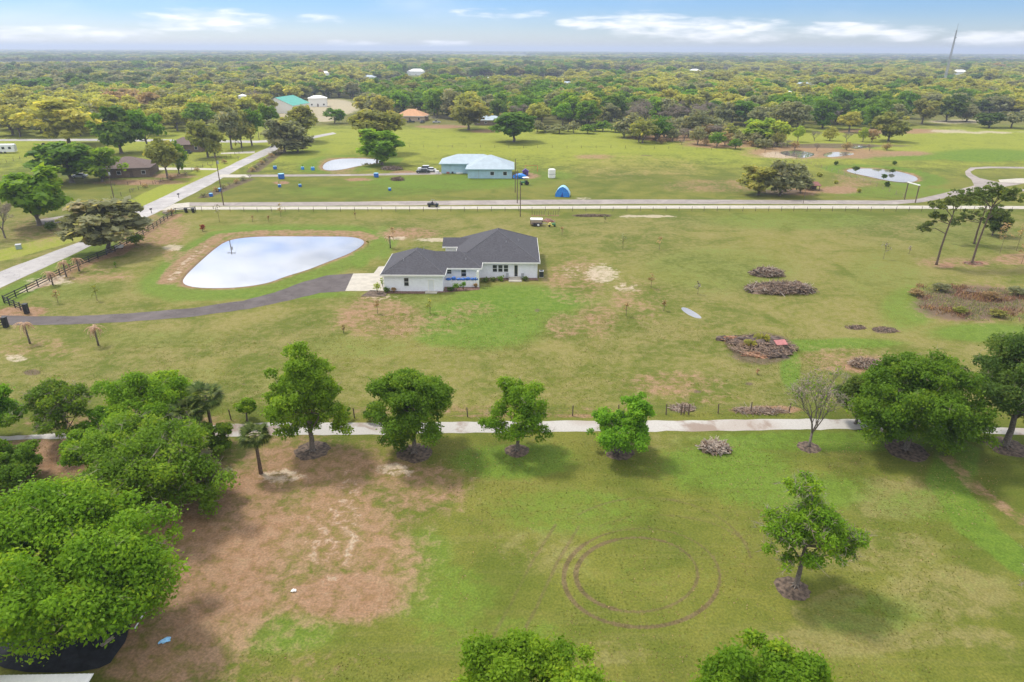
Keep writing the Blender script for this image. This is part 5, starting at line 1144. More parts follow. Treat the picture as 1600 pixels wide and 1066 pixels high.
X, Y = at(187, 389); t = thing('garden_cart', 'small white upturned cart under the grey-green oak at the fence', 'cart', (X, Y, 0), R(30)); MB().add([(-.7, -.4, .3), (.7, -.4, .3), (.7, .4, .3), (-.7, .4, .3), (-.9, -.55, .75), (.9, -.55, .75), (.9, .55, .75), (-.9, .55, .75)], [(0, 3, 2, 1), (0, 1, 5, 4), (1, 2, 6, 5), (2, 3, 7, 6), (3, 0, 4, 7)]).build('tray', M['trim'], t); MB().cyl((.5, 0, .2), .22, .12, 12, 'Y').build('wheel', M['tyre'], t); MB().tube([(-.8, 0, .6), (-1.6, 0, .9)], .04, 6).build('handle', M['steel'], t)
X, Y = at(259, 334); o = MB().blob((0, 0, .3), (.8, .6, .5), 3, 10, 6, .2).build('boulder', M['sand']); o.location = (X, Y, 0); tag(o, 'pale boulder at the bend of the black fence near the bins', 'boulder')

# foreground lower left: shed roof, shade cloth, pipe, bag, plank
X, Y = at(60, 1080); t = thing('shed', 'white metal roofed shed corner at the bottom left edge', 'shed', (0, 0, 0))
zr = 2.6; a = at(-160, 1058, zr); b = at(146, 1052.5, zr); ux = np.array(b) - np.array(a); ux /= np.linalg.norm(ux); uy = np.array([ux[1], -ux[0]])
def Q(p, q, z): w = np.array(b) - ux * p + uy * q; return (w[0], w[1], z)
MB().add([Q(0, 0, zr), Q(8, 0, zr), Q(8, 4, zr - .25), Q(0, 4, zr - .25), Q(0, 0, zr - .06), Q(8, 0, zr - .06), Q(8, 4, zr - .31), Q(0, 4, zr - .31)], [(0, 1, 2, 3), (7, 6, 5, 4), (0, 4, 5, 1), (1, 5, 6, 2), (2, 6, 7, 3), (3, 7, 4, 0)]).build('roof', M['trim'], t)
rb = MB()
for k in range(0, 27): rb.tube([Q(k * .3, -.01, zr + .015), Q(k * .3, 4.0, zr - .235)], .02, 4)
rb.build('roof_rib', M['trim'], t); MB().add([Q(.25, .25, 0), Q(7.8, .25, 0), Q(7.8, 3.7, 0), Q(.25, 3.7, 0), Q(.25, .25, zr - .1), Q(7.8, .25, zr - .1), Q(7.8, 3.7, zr - .35), Q(.25, 3.7, zr - .35)], [(0, 1, 5, 4), (1, 2, 6, 5), (2, 3, 7, 6), (3, 0, 4, 7)]).build('wall', M['steel'], t)
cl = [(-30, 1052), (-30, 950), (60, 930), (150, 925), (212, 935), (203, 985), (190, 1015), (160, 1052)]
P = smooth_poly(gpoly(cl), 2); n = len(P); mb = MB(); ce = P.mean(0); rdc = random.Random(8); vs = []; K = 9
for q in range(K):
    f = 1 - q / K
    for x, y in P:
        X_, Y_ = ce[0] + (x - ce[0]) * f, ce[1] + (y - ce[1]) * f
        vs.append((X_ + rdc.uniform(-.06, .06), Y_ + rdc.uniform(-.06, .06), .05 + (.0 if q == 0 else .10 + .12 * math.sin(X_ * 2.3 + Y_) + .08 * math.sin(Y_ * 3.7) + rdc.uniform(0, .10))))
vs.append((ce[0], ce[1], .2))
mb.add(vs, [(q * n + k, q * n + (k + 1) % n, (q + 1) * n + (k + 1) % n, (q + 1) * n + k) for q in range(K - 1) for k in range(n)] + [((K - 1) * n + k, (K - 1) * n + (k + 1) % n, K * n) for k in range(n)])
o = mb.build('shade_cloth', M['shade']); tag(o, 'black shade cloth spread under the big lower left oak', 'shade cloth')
def rod(name, label, cat, a, b, r, mat, za=.1, zb=.1):
    A = Vector((*at(*a), za)); B = Vector((*at(*b), zb)); o = MB().tube([Vector((0, 0, 0)), B - A], r, 8).build(name, M[mat]); o.location = A; return tag(o, label, cat)
rod('pipe', 'long white pipe lying along the edge of the black shade cloth', 'pipe', (211, 984), (242, 933), .055, 'trim', .12, .12)
X, Y = at(170, 1010); o = MB().box((0, 0, .04), (.95, .3, .06), R(60)).build('plank', M['brushpale']); o.location = (X, Y, .45); tag(o, 'short pale plank lying on the black shade cloth', 'plank')
X, Y = at(258, 1003); o = MB().blob((0, 0, .12), (.38, .22, .16), 6, 12, 6, .35).build('plastic_bag', M['tarplight']); o.location = (X, Y, 0); o.rotation_euler = (0, 0, .5); tag(o, 'crumpled pale blue plastic bag on the brown ground at the lower left', 'bag')
X, Y = at(459, 924); o = MB().blob((0, 0, .08), (.22, .15, .1), 8, 10, 6, .35).build('paper_scrap', M['trim']); o.location = (X, Y, 0); tag(o, 'white paper scrap on the reddish bare ground', 'litter')
# ------------------------------------------------------------------ foreground trees
ROW = 'row of trees along the gravel track'
make_tree('oak_tree', 'huge spreading bright green oak filling the lower left corner over black shade cloth', (122, 1000), 735, 358, 'bright', 11, 44000, .20, .16, 170, .17, cat='oak tree', H=12.6, depthf=1.0, twig_n=250, bark='barkbrown')
make_tree('oak_tree', 'tall egg-shaped light green tree with pointed top, right of the small palm', (488, 705), 538, 128, 'spring', 12, 17000, .185, .17, 80, .20, group=ROW, twig_n=60, extra=[(.85, -.1, .34, .34, 8), (-.8, .1, .42, .36, 8), (0, 0, .97, .16, 4)], topf=.95)
make_tree('oak_tree', 'round dense mid green tree third from the left along the gravel track', (647, 708), 570, 150, 'oak', 13, 21000, .185, .16, 95, .19, group=ROW, twig_n=40, extra=[(-.3, 0, .2, .3, 6)])
make_tree('oak_tree', 'thin airy green tree with gaps in its crown beside the gravel track', (808, 705), 590, 116, 'bright', 14, 9500, .185, .18, 55, .20, group=ROW, twig_n=220, extra=[(.7, 0, .34, .34, 6), (-.7, 0, .48, .3, 6)])
make_tree('oak_tree', 'two-lobed green tree whose upper right lobe leans out, by the gravel track', (966, 708), 640, 112, 'spring', 15, 12500, .185, .20, 62, .20, group=ROW, twig_n=50, extra=[(.42, 0, 1.02, .5, 22), (.45, 0, .85, .4, 10)])
make_tree('oak_tree', 'big broad dark green tree over the end of the gravel track at the right', (1415, 703), 548, 206, 'oak', 16, 34000, .19, .13, 130, .17, group=ROW, twig_n=180, extra=[(.6, -.2, .3, .4, 12), (-.6, -.1, .3, .35, 8)])
make_tree('oak_tree', 'tall dark tree with a pale leaning trunk at the right edge of the photo', (1570, 697), 505, 190, 'dark', 17, 24000, .20, .22, 110, .18, group=ROW, twig_n=260, extra=[(.5, 0, .35, .4, 10), (-.6, 0, .6, .35, 8)])
make_tree('oak_tree', 'lone green tree with grey bare twigs standing in the foreground grass at the right', (1243, 917), 772, 158, 'bright', 18, 9500, .165, .25, 58, .20, twig_n=1500, extra=[(.85, 0, .5, .30, 9), (-.2, .3, 1.0, .3, 8)], cat='oak tree')
make_tree('oak_tree', 'bright crown cut by the bottom edge in the middle of the photo', (832, 1215), 1003, 285, 'bright', 19, 32000, .17, .2, 110, .17, cat='oak tree', H=10.0)
make_tree('oak_tree', 'bright crown cut by the bottom edge at the right', (1168, 1225), 992, 285, 'bright', 20, 32000, .17, .2, 110, .17, cat='oak tree', H=10.2, extra=[(-.8, 0, .5, .3, 8)])
make_tree('oak_tree', 'open grey-green tree with bare twigs left of the palm clump', (108, 690), 594, 128, 'oak', 21, 9000, .19, .12, 55, .21, twig_n=900, cat='oak tree')
make_tree('oak_tree', 'bright green tree cut by the left edge beside the brown dirt', (-8, 692), 600, 95, 'bright', 22, 10000, .19, .15, 50, .21, cat='oak tree')
make_tree('oak_tree', 'wide bright oak just left of the dark palm fronds', (248, 692), 575, 168, 'bright', 23, 22000, .19, .12, 95, .18, twig_n=120, cat='oak tree')
make_tree('oak_tree', 'spreading oak with grey twigs between the big corner oak and the small palm', (248, 790), 652, 232, 'oak', 24, 24000, .19, .10, 120, .16, twig_n=900, cat='oak tree', extra=[(.7, -.2, .3, .3, 8), (-.45, .4, .55, .4, 8)])
make_tree('oak_tree', 'low green tree in front of the wide bright oak', (165, 735), 665, 120, 'bright', 25, 10000, .19, .12, 55, .2, twig_n=120, cat='oak tree')
make_tree('dark_bush', 'dark green bushy tree between the bare tree and the big broad tree', (1337, 662), 572, 82, 'dark', 26, 9000, .18, .05, 50, .22, cat='bush', roots=False)
make_tree('dark_bush', 'low olive bush under the right side of the big broad tree', (1480, 676), 610, 80, 'oak', 27, 6000, .18, .05, 36, .24, cat='bush', twig_n=150, roots=False)
make_tree('small_shrub', 'small dark shrub by the fence left of the round dense tree', (585, 655), 626, 34, 'dark', 28, 1500, .15, .05, 14, .34, cat='shrub', roots=False)
make_tree('small_shrub', 'rounded yellow-green shrub tree by the far end of the palm clump', (386, 658), 618, 46, 'bright', 29, 2600, .17, .22, 22, .28, cat='shrub', roots=False)
make_tree('small_shrub', 'tiny seedling bush in the lawn right of the egg-shaped tree', (540, 655), 635, 28, 'oak', 30, 500, .15, .1, 10, .3, cat='shrub', roots=False)

make_tree('oak_tree', 'dense dark green tree under the left edge between the corner oak and the dirt', (20, 760), 690, 120, 'oak', 61, 9000, .19, .10, 55, .2, cat='oak tree', roots=False)
make_tree('dark_bush', 'dark undergrowth bush below the two dark fan palms', (330, 712), 655, 80, 'oak', 62, 6000, .18, .04, 36, .24, cat='bush', twig_n=120, roots=False)
make_tree('dark_bush', 'grey twiggy bush at the right foot of the spreading oak', (335, 775), 700, 75, 'gray', 63, 4200, .17, .04, 32, .24, cat='bush', twig_n=500, roots=False)
make_tree('dark_bush', 'green bush between the open grey-green tree and the wide bright oak', (175, 690), 630, 70, 'bright', 64, 5000, .18, .05, 32, .24, cat='bush', roots=False)

def bare_tree(label, x, y, ytop, wpx, seed, leafn=500, leaf='bright', group=None, tint='twig', spread=.5, name='bare_tree', depth=5):
    g = np.random.default_rng(seed); X, Y = at(x, y); H = height_at(x, y, ytop); t = thing(name, label, 'bare tree', (X, Y, 0), 0, group)
    mb, tips = bare_wood(H * .80, max(.09, H * .016), g, spread, depth, H * .16)
    sc = (wpx * mpp(x, y) / 2) / max(.5, np.percentile(np.hypot(tips[:, 0], tips[:, 1]), 92)); sz = H / max(1, tips[:, 2].max())
    mb.v = [(a * sc, b * sc, c * sz) if c > .3 else (a, b, c) for a, b, c in mb.v]; tips = tips * [sc, sc, sz]
    mb.build('branches', M['bark'], t, True)
    tw, ti = twig_strips(g, tips, np.full(len(tips), .3), 1400, H * .10, .012 + H * .0006); link('twigs', np_mesh('twigs', tw, quads(tw), [LEAF[tint]], ti), t)['kind'] = 'stuff'
    if leafn:
        k = g.integers(0, len(tips), leafn); P = tips[k] + g.normal(size=(leafn, 3)) * .25; V = leaf_quads(P, rand_dirs(leafn, g), .12, g); link('leaves', np_mesh('leaves', V, quads(V), [LEAF[leaf]], g.random(leafn)), t)
    return t
bare_tree('nearly leafless grey tree between the gravel track and the dark bush', 1264, 699, 582, 98, 31, 500, 'bright', ROW)
bare_tree('grey bare tree reaching in from the right edge of the foreground', 1625, 985, 862, 110, 32, 60, 'oak')
for (x, y, r, lb) in ((488, 704, 2.4, 'mulch ring round the egg-shaped tree'), (649, 708, 2.4, 'mulch ring round the round dense tree'), (808, 704, 1.7, 'mulch ring round the airy tree'), (967, 707, 2.0, 'mulch ring round the two-lobed tree'),
        (1264, 699, 1.6, 'mulch ring round the nearly leafless tree'), (1416, 703, 2.9, 'mulch ring round the big broad dark green tree'), (1572, 698, 2.8, 'dark mulch ring round the pale leaning trunk at the right edge'), (1238, 920, 1.75, 'mulch ring round the lone foreground tree')):
    mulch_ring(x, y, r, lb, 'mulch', int(x))

# palms
def frond_mesh(L, leaf, droop, seed, fan=True):
    g = np.random.default_rng(seed); Vs = []
    n = 22
    if fan:
        for k in range(n):
            a = (k / (n - 1) - .5) * 3.6; d = np.array([math.cos(a), math.sin(a), 0]); s = .5 * L
            b = np.array([L * .5, 0, -droop * .15 * L]); e = b + d * s + np.array([0, 0, -droop * .35 * L * (1 - .3 * math.cos(a))]); t = np.array([-d[1], d[0], 0]) * .035 * L; m = b + d * s * .55 + np.array([0, 0, -.05 * L * droop])
            Vs += [b - t * .4, b + t * .4, m + t, m - t, m - t, m + t, e + t * .1, e - t * .1]
        Vs += [np.array([0, -.02, 0]), np.array([0, .02, 0]), np.array([L * .5, .02, -droop * .15 * L]), np.array([L * .5, -.02, -droop * .15 * L])]
    else:
        prev = np.zeros(3)
        for k in range(9):
            f = (k + 1) / 9; p = np.array([L * f * (1 - .35 * droop * f), 0, L * (.25 * f - droop * f * f)])
            Vs += [prev + [0, -.025, 0], prev + [0, .025, 0], p + [0, .02, 0], p + [0, -.02, 0]]
            for sgn in (-1, 1):
                for q in (0, .5):
                    c = prev + (p - prev) * q; ll = L * .34 * (1 - .55 * f) * g.uniform(.7, 1.1); tip = c + np.array([ll * .5, sgn * ll * .75, -ll * .5 * g.uniform(.6, 1.4)])
                    Vs += [c, c + [.07, 0, 0], tip + [.02, 0, 0], tip]
            prev = p
    V = np.array(Vs); return np_mesh('frond', V, quads(V), [LEAF[leaf]], g.random(len(V) // 4))
FR = {'sabal': [frond_mesh(1.75, 'palm', dd, 5, True) for dd in (.4, .9)], 'dead': [frond_mesh(1.55, 'deadpalm', dd, 6, False) for dd in (.9, 1.3)]}
def palm(label, x, y, H, nf, kind, seed, sc=1.0, group=None, r=.17, trunk='barkbrown', lean=(0, 0), hide=False):
    X, Y = at(x, y); rd = random.Random(seed); t = thing('palm_tree' if kind == 'sabal' else 'dead_palm', label, 'palm tree', (X, Y, 0), 0, group)
    MB().tube([(0, 0, -.1), (lean[0] * .3, lean[1] * .3, H * .4), (lean[0], lean[1], H)], [r * 1.25, r, r * .9], 9).build('trunk', M[trunk], t, True)
    for k in range(nf):
        o = link('frond', FR[kind][k % 2], t); o.location = (lean[0], lean[1], H); f = k / nf
        up = (.9 - 1.5 * f) if kind == 'sabal' else rd.uniform(-.5, .55)
        o.rotation_euler = (rd.uniform(-.2, .2), -up, k * 2.399 + rd.uniform(-.2, .2)); s = sc * rd.uniform(.85, 1.15); o.scale = (s, s, s)
    return t
palm('small fan palm with a short trunk standing on bare ground left of the egg-shaped tree', 408, 740, 4.6, 26, 'sabal', 1)
palm('tall dark fan palm at the right of the wide bright oak', 335, 690, 5.8, 30, 'sabal', 2, 1.15)
palm('second dark fan palm tucked in front of the tall one', 306, 705, 5.0, 28, 'sabal', 3, 1.15)
for k, (x, y, H, lb) in enumerate(((154, 540, 2.9, 'dead brown palm in the lawn just below the driveway'), (47, 537, 3.2, 'dead brown palm at the left beside the driveway entrance'), (83, 446, 2.5, 'dead brown palm at the fence nearest the driveway entrance'), (104, 433, 2.9, 'tall dead brown palm in the middle of the three at the black fence'), (124, 424, 2.6, 'dead brown palm farthest up the three at the black fence'),
        (610, 388, 2.7, 'dead palm with drooping brown fronds between the pond and the house'))):
    palm(lb, x, y, H, 17, 'dead', 10 + k, 1.0, 'dead palms on the lawn', .12, 'bark')

# pines on the right
def pine(label, x, y, ytop, lean, seed, pads, group='tall pines on the right lawn'):
    X, Y = at(x, y); H = height_at(x, y, ytop) * .93; g = np.random.default_rng(seed); t = thing('pine_tree', label, 'pine tree', (X, Y, 0), 0, group)
    def P(f): return np.array([lean * H * f * (f * .5 + .5), .15 * math.sin(f * 5), H * f])
    MB().tube([P(0) - [0, 0, .1]] + [P(f) for f in (.05, .3, .55, .75, .92)], [.30, .22, .19, .16, .12, .05], 8).build('trunk', M['barkbrown'], t, True)
    mb = MB(); C = []; rcs = []
    for (f, dx, dy, dz, r, n) in pads:
        e = P(f) + np.array([dx, dy, dz]); mb.tube([P(max(.2, f - .1)), P(f) * .4 + e * .6 + [0, 0, .15], e], [.09, .06, .025], 5, False)
        c = e + g.normal(size=(n, 3)) * [r, r, r * .33]; C.append(c); rcs.append(g.uniform(.35, .65, n))
        for q in c[:max(2, n // 3)]: mb.tube([e, q], [.03, .012], 3, False)
    mb.build('branches', M['barkbrown'], t, True); C = np.concatenate(C); rcs = np.concatenate(rcs)
    V, ti = clump_leaves(C, rcs, 42 * len(C), .20, g, .6, .5, .8); V2, t2 = twig_strips(g, C, rcs, 10 * len(C), .55, .03)
    V = np.concatenate([V, V2]); ti = np.concatenate([ti, t2]); link('needles', np_mesh('needles', V, quads(V), [LEAF['pine']], ti), t); return t
pine('left tall pine with a bent trunk and one low side branch', 1463, 414, 312, .06, 1, [(.62, -4.2, 0, -.4, .9, 8), (.8, -2.2, .4, 0, 1.1, 12), (.9, -3.4, 0, .8, 1.2, 14), (.95, -1.4, -.6, 1.2, 1.2, 14), (.99, .8, .3, .9, 1.1, 14), (.99, 2.0, 0, 1.4, .9, 9), (.78, -3.6, .6, -1.2, .8, 7)])
pine('right tall pine with a flat spreading umbrella crown', 1518, 413, 303, .07, 2, [(.93, -3.2, 0, 1.5, 1.5, 20), (.98, -1.0, .6, 1.6, 1.5, 22), (1.0, 1.8, 0, 1.3, 1.5, 22), (.98, 4.0, .4, .8, 1.2, 16), (.97, -5.0, -.4, .9, 1.1, 12), (.8, 2.6, .6, -.4, 1.0, 9), (1.0, .4, -.8, 2.0, 1.2, 16)])
pine('third pine standing close behind the umbrella-shaped one', 1522, 381, 310, .03, 3, [(.62, -4.0, 0, -.2, 1.3, 14), (.7, -2.4, .4, .1, 1.1, 12), (.6, -5.2, .2, -1.0, .9, 8), (.85, 2.4, 0, -.2, 1.2, 14), (.95, -1.4, 0, .4, 1.2, 12), (.95, 1.2, .4, .8, 1.1, 12)])
make_tree('small_tree', 'small dark bushy tree behind the pines', (1550, 368), 326, 44, 'dark', 41, 3200, .28, .05, 26, .26, roots=False)

# saplings on the lawns
def sapling(label, x, y, hpx, leaf, seed, n=60, group='saplings on the lawn', w=.45):
    X, Y = at(x, y); H = hpx * mpp(x, y) * 1.05; g = np.random.default_rng(seed); t = thing('sapling', label, 'sapling', (X, Y, 0), 0, group); mb = MB(); mb.tube([(0, 0, -.05), (.03, 0, H * .5), (0, .02, H)], [.045, .03, .012], 5)
    C = []
    for k in range(8):
        a = k * 2.4; f = g.uniform(.35, .95); e = np.array([math.cos(a) * w * H * .6 * (1.1 - f), math.sin(a) * w * H * .6 * (1.1 - f), H * f + .15 * H]); mb.tube([(0, 0, H * f), e], [.018, .006], 3, False); C.append(e)
    mb.build('stem', M['barkbrown'], t); C = np.array(C); V, ti = clump_leaves(C, np.full(8, H * .14), n, .10 + .02 * H, g); link('foliage', np_mesh('foliage', V, quads(V), [LEAF[leaf]], ti), t); return t
SAP = ((152, 470, 22, 'olive', 'sparse sapling on the left lawn above the driveway'), (91, 474, 20, 'rust', 'brown sapling between the black fence and the driveway'), (181, 418, 8, 'oak', 'short green seedling near the dark bank under the grey-green oak'), (439, 339, 17, 'rust', 'brown sapling above the big pond, left of the middle'), (555, 342, 9, 'rust', 'small brown sapling above the right end of the big pond'),
    (395, 347, 8, 'rust', 'short brown sapling behind the left part of the big pond'), (420, 347, 8, 'rust', 'short brown sapling behind the middle of the big pond'), (343, 347, 24, 'bark', 'thin bare sapling above the red bush'), (590, 490, 18, 'rust', 'brown sapling in the bare patch left of the garage'), (672, 490, 20, 'olive', 'thin sapling in front of the garage side step'), (537, 520, 12, 'rust', 'small sapling at the left end of the bare patch'),
    (973, 389, 20, 'gray', 'dull green sapling on the lawn right of the house'), (1030, 390, 16, 'rust', 'reddish sapling right of the dull green one'), (1017, 450, 20, 'rust', 'brown sapling by the pale sand right of the house'), (978, 494, 18, 'rust', 'brown sapling on the lawn in front of the pale sand'), (1037, 486, 15, 'rust', 'small brown sapling near the pale puddle'), (1090, 460, 17, 'bark', 'thin bare sapling left of the brush piles'), (1380, 405, 26, 'twig', 'pale bare sapling left of the tall pines'),
    (945, 348, 10, 'gray', 'small grey sapling below the white sand strip'), (878, 368, 12, 'rust', 'reddish sapling right of the house roof'), (575, 385, 8, 'olive', 'little sapling at the right tip of the big pond'), (614, 372, 14, 'rust', 'slim stake-like sapling behind the garage'), (1183, 585, 8, 'rust', 'tiny red sapling below the burnt heap'), (1420, 397, 10, 'twig', 'tiny pale sapling beside the left pine'), (1562, 396, 42, 'rust', 'thin rust-brown sapling right of the umbrella pine'), (1588, 392, 36, 'rust', 'thin rust-brown sapling at the right edge by the pines'), (1596, 412, 30, 'rust', 'leaning brown sapling at the right edge below the others'))
for k, (x, y, h, lf, lb) in enumerate(SAP): sapling(lb, x, y, h, lf if lf != 'bark' else 'twig', 70 + k, 40 if lf in ('bark', 'twig') else 80)
px_shrub('shrub', 'round red-leaved bush on the grass left of the big pond', 317, 362, 11, 11, 'red', 91)
px_shrub('shrub', 'dark round bush under the bright tree at the left', 80, 361, 21, 13, 'dark', 92, n=500, size=.2)
px_shrub('shrub', 'dark bushes growing under the grey-green oak at the fence', 212, 383, 34, 16, 'oak', 93, n=900, size=.18)
px_shrub('shrub', 'brown bush at the bend of the black fence', 268, 336, 16, 10, 'rust', 94)
for k, (x, y, w, h, lb) in enumerate(((1306, 258, 8, 5, 'dark round bush left of the small right pond'), (1337, 268, 13, 7, 'dark round bush standing at the left end of the small right pond'), (1397, 258, 8, 6, 'dark round bush behind the small right pond'), (1381, 279, 9, 6, 'dark round bush at the near bank of the small right pond'), (1394, 269.5, 8, 4, 'flat dark bush in the water of the small right pond'), (1386, 292, 10, 7, 'dark round bush between the small right pond and the gate frame'),
        (1306, 287, 7, 4, 'yellowish low bush along the slanting wire fence, lower one'), (1280, 276, 11, 5, 'yellowish low bush along the slanting wire fence, upper one'), (1342, 301, 6, 5, 'brown low bush at the lower part of the slanting wire fence'))):
    px_shrub('shrub', lb, x, y, w, h, 'dark' if k < 6 else 'yellow', 100 + k, n=260, size=.3, group='bushes round the small right pond')

# ------------------------------------------------------------------ middle distance trees
LIB = {}
def lib_mesh(sp, k, n=2000, size=.5):
    """a crown of radius 5 and height 11 with its trunk, shared by all its copies"""
    key = (sp, k, n)
    if key in LIB: return LIB[key]
    g = np.random.default_rng(1000 + 37 * k + hash(sp) % 1 + n); H = 11.0; z0 = (1.0, 2.4, 1.3, .5)[k % 4]
    C, rcs = crown_clumps(g, 4.1, 4.1, z0 + .8, H - .9, (64, 48, 74, 56)[k % 4], 1.05 + .2 * (k % 2), shape=1.0)
    if sp == 'twig':
        mb, tips = bare_wood(H * .75, .2, g, .5, 4, 1.8); tips = tips * [1.0, 1.0, 1.0]; V, ti = twig_strips(g, tips, np.full(len(tips), .5), n, 1.1, .035); Fq = quads(V); mats = [LEAF['twig'], M['bark']]
    else:
        mb = tree_wood(C, H, z0, .26, g, 12, roots=False); V, ti = clump_leaves(C, rcs, n, size, g); Fq = quads(V); mats = [LEAF[sp], M['bark']]
    wv = np.array(mb.v); wf = [f if len(f) == 4 else (f[0], f[1], f[2], f[2]) for f in mb.f if len(f) in (4,)]
    Vall = np.concatenate([V, wv]); Fall = np.concatenate([Fq, np.array(wf) + len(V)])
    mi = np.concatenate([np.zeros(len(Fq), int), np.ones(len(wf), int)]); tt = np.concatenate([ti, np.zeros(len(wf))])
    me = np_mesh('tree', Vall, Fall, mats, tt, mi); LIB[key] = me; return me
def mid_tree(label, x, y, ytop, wpx, sp, k=0, group='trees around the pastures', n=2000, name='tree', cat='tree', ry=1.0):
    X, Y = at(x, y); H = height_at(x, y, ytop) * 1.04; Rr = wpx * mpp(x, y) / 2; o = link(name, lib_mesh(sp, k, n)); o.location = (X, Y, 0); o.scale = (Rr / 4.9, Rr / 4.9 * ry, H / 11.0); o.rotation_euler = (0, 0, (x * 7.3 + y * 3.1) % 6.28)
    return tag(o, label, cat, group)
N3 = 5200
MID = ((172, 394, 312, 132, 'gray', 2, N3, 'large grey-green oak leaning over the black fence by the road'), (62, 352, 256, 112, 'bright', 0, N3, 'bright green tree over the dirt drive at the left'), (8, 372, 300, 62, 'twig', 1, 1600, 'grey leafless tree at the left edge beside the bright green tree'),
    (112, 285, 223, 108, 'oak', 2, N3, 'broad round green tree left of the brown hip-roofed house'), (160, 284, 225, 70, 'bright', 3, 3000, 'yellowish green tree touching the brown house roof from the left'), (262, 279, 213, 56, 'olive', 1, 2400, 'leaning olive tree right of the brown hip-roofed house'), (280, 272, 216, 34, 'oak', 3, 1600, 'slim green tree beside the leaning olive tree'),
    (190, 240, 160, 84, 'oak', 0, 3600, 'tall dark green tree across the cross road behind the brown house'), (232, 238, 165, 60, 'bright', 1, 2600, 'tall green tree right of the dark one behind the brown house'), (110, 228, 152, 110, 'yellow', 2, 4000, 'wide yellow-olive tree behind the cross road at the left'), (325, 246, 183, 56, 'olive', 1, 2600, 'olive tree by the road left of the dark trunks'), (336, 246, 200, 34, 'olive', 3, 1500, 'small olive tree at the roadside by the distant driveway'),
    (362, 233, 166, 50, 'gray', 1, 2400, 'grey-brown tree first of the roadside trunks'), (378, 231, 168, 46, 'olive', 3, 2200, 'olive-brown tree second of the roadside trunks'), (394, 228, 170, 44, 'oak', 1, 2200, 'dark green tree third of the roadside trunks'), (445, 239, 183, 66, 'gray', 0, 3200, 'soft grey-green willow-like tree at the end of the road'), (472, 222, 164, 66, 'olive', 2, 2600, 'olive tree in front of the green-roofed barn'), (423, 214, 156, 44, 'oak', 0, 2200, 'dark green tree in front of the white barn wall'),
    (465, 238, 208, 60, 'gray', 3, 1800, 'low grey bush at the end of the road right of the willow-like tree'), (523, 193, 166, 36, 'oak', 0, 1800, 'small dark round oak on the pasture edge by the sandy yard'), (597, 258, 196, 82, 'bright', 0, N3, 'green tree by the upper pond with a full crown'), (588, 240, 164, 86, 'olive', 2, 3600, 'brownish olive tree behind the green one at the upper pond'), (803, 222, 176, 76, 'oak', 2, N3, 'big dark spreading oak alone in the bright pasture'),
    (732, 203, 150, 66, 'olive', 2, 3000, 'tan-green tree at the wood edge left of the big dark oak'), (1186, 224, 182, 56, 'lime', 3, 3600, 'lime green tree at the marsh edge'), (1212, 225, 187, 46, 'lime', 3, 2400, 'smaller lime green tree right of the first at the marsh'), (1246, 222, 196, 22, 'lime', 1, 1000, 'slim lime tree first of the row behind the marsh'), (1296, 220, 196, 24, 'yellow', 3, 1000, 'yellow-green small tree in the middle of the row behind the marsh'), (1272, 221, 200, 26, 'twig', 1, 700, 'pinkish bare small tree in the row behind the marsh'), (1322, 222, 200, 26, 'twig', 0, 700, 'bare small tree right part of the row behind the marsh'), (1348, 222, 198, 20, 'lime', 3, 900, 'small lime tree near the right end of the row behind the marsh'), (1362, 222, 200, 22, 'rust', 0, 900, 'tan small tree at the right end of the row behind the marsh'),
    (1388, 221, 171, 58, 'olive', 0, 3600, 'large olive tree at the right end of the marsh'), (1185, 305, 256, 66, 'olive', 3, 3000, 'left olive bush of the clump beside the rusty shed'), (1218, 306, 246, 66, 'gray', 3, 3600, 'tall grey-green bush of the clump beside the rusty shed'), (1250, 302, 264, 36, 'gray', 3, 1800, 'right bush of the clump touching the rusty shed'),
    (1478, 190, 150, 50, 'dark', 0, 2200, 'dark tree on the far right field edge, first of three'), (1440, 194, 153, 46, 'olive', 2, 2200, 'olive tree on the far right field edge by the pale yard'), (1545, 200, 173, 44, 'dark', 0, 1800, 'dark round tree alone on the far right field edge'), (1580, 200, 170, 44, 'gray', 1, 1800, 'grey-green tree at the right border of the far field'), (1510, 190, 160, 40, 'gray', 3, 1500, 'grey tree behind the pale yard at the far right'))
for (x, y, yt, w, sp, k, n, lb) in MID: mid_tree(lb, x, y, yt, w, sp, k, n=n)
# marsh shrubs and hedges: countable clumps
rdm = random.Random(12); MARSH = []
for k in range(44):
    f = k / 43; x = 975 + f * 255 + rdm.uniform(-8, 8); y = 212 + 20 * f + rdm.uniform(-9, 9); w = rdm.uniform(24, 50) if f < .66 else rdm.uniform(16, 27); sp = rdm.choice(['olive', 'gray', 'rust', 'gray', 'gray', 'twig', 'oak'])
    side = 'left end' if x < 1040 else ('left middle' if x < 1100 else ('right middle' if x < 1165 else 'right end'))
    row = 'back' if y < 212 + 20 * f - 3 else ('front' if y > 212 + 20 * f + 3 else 'middle')
    cname = {'olive': 'olive', 'gray': 'grey-green', 'rust': 'tan', 'twig': 'leafless', 'oak': 'green'}[sp]
    mid_tree('%s %s shrub, %s row at the %s of the marsh thicket' % ('large' if w > 38 else 'small', cname, row, side), x, y, y - w * rdm.uniform(.62, .98), w, sp, 3, 'shrubs of the marsh thicket', 900, 'marsh_shrub', 'shrub')
for k in range(22):
    f = k / 21; x = 1010 + 380 * f + rdm.uniform(-6, 6); 
    if k % 2: mid_tree('dry brown shrub at the marsh edge, %s the lime trees' % ('left of' if x < 1160 else ('right of' if x > 1225 else 'below')), x, 222 + (18 * f if f < .5 else 12) + rdm.uniform(-3, 3), 214 + 8 * f, 18, 'rust' if k % 4 == 1 else 'twig', 3, 'dry shrubs at the marsh edge', 500, 'dry_shrub', 'shrub')
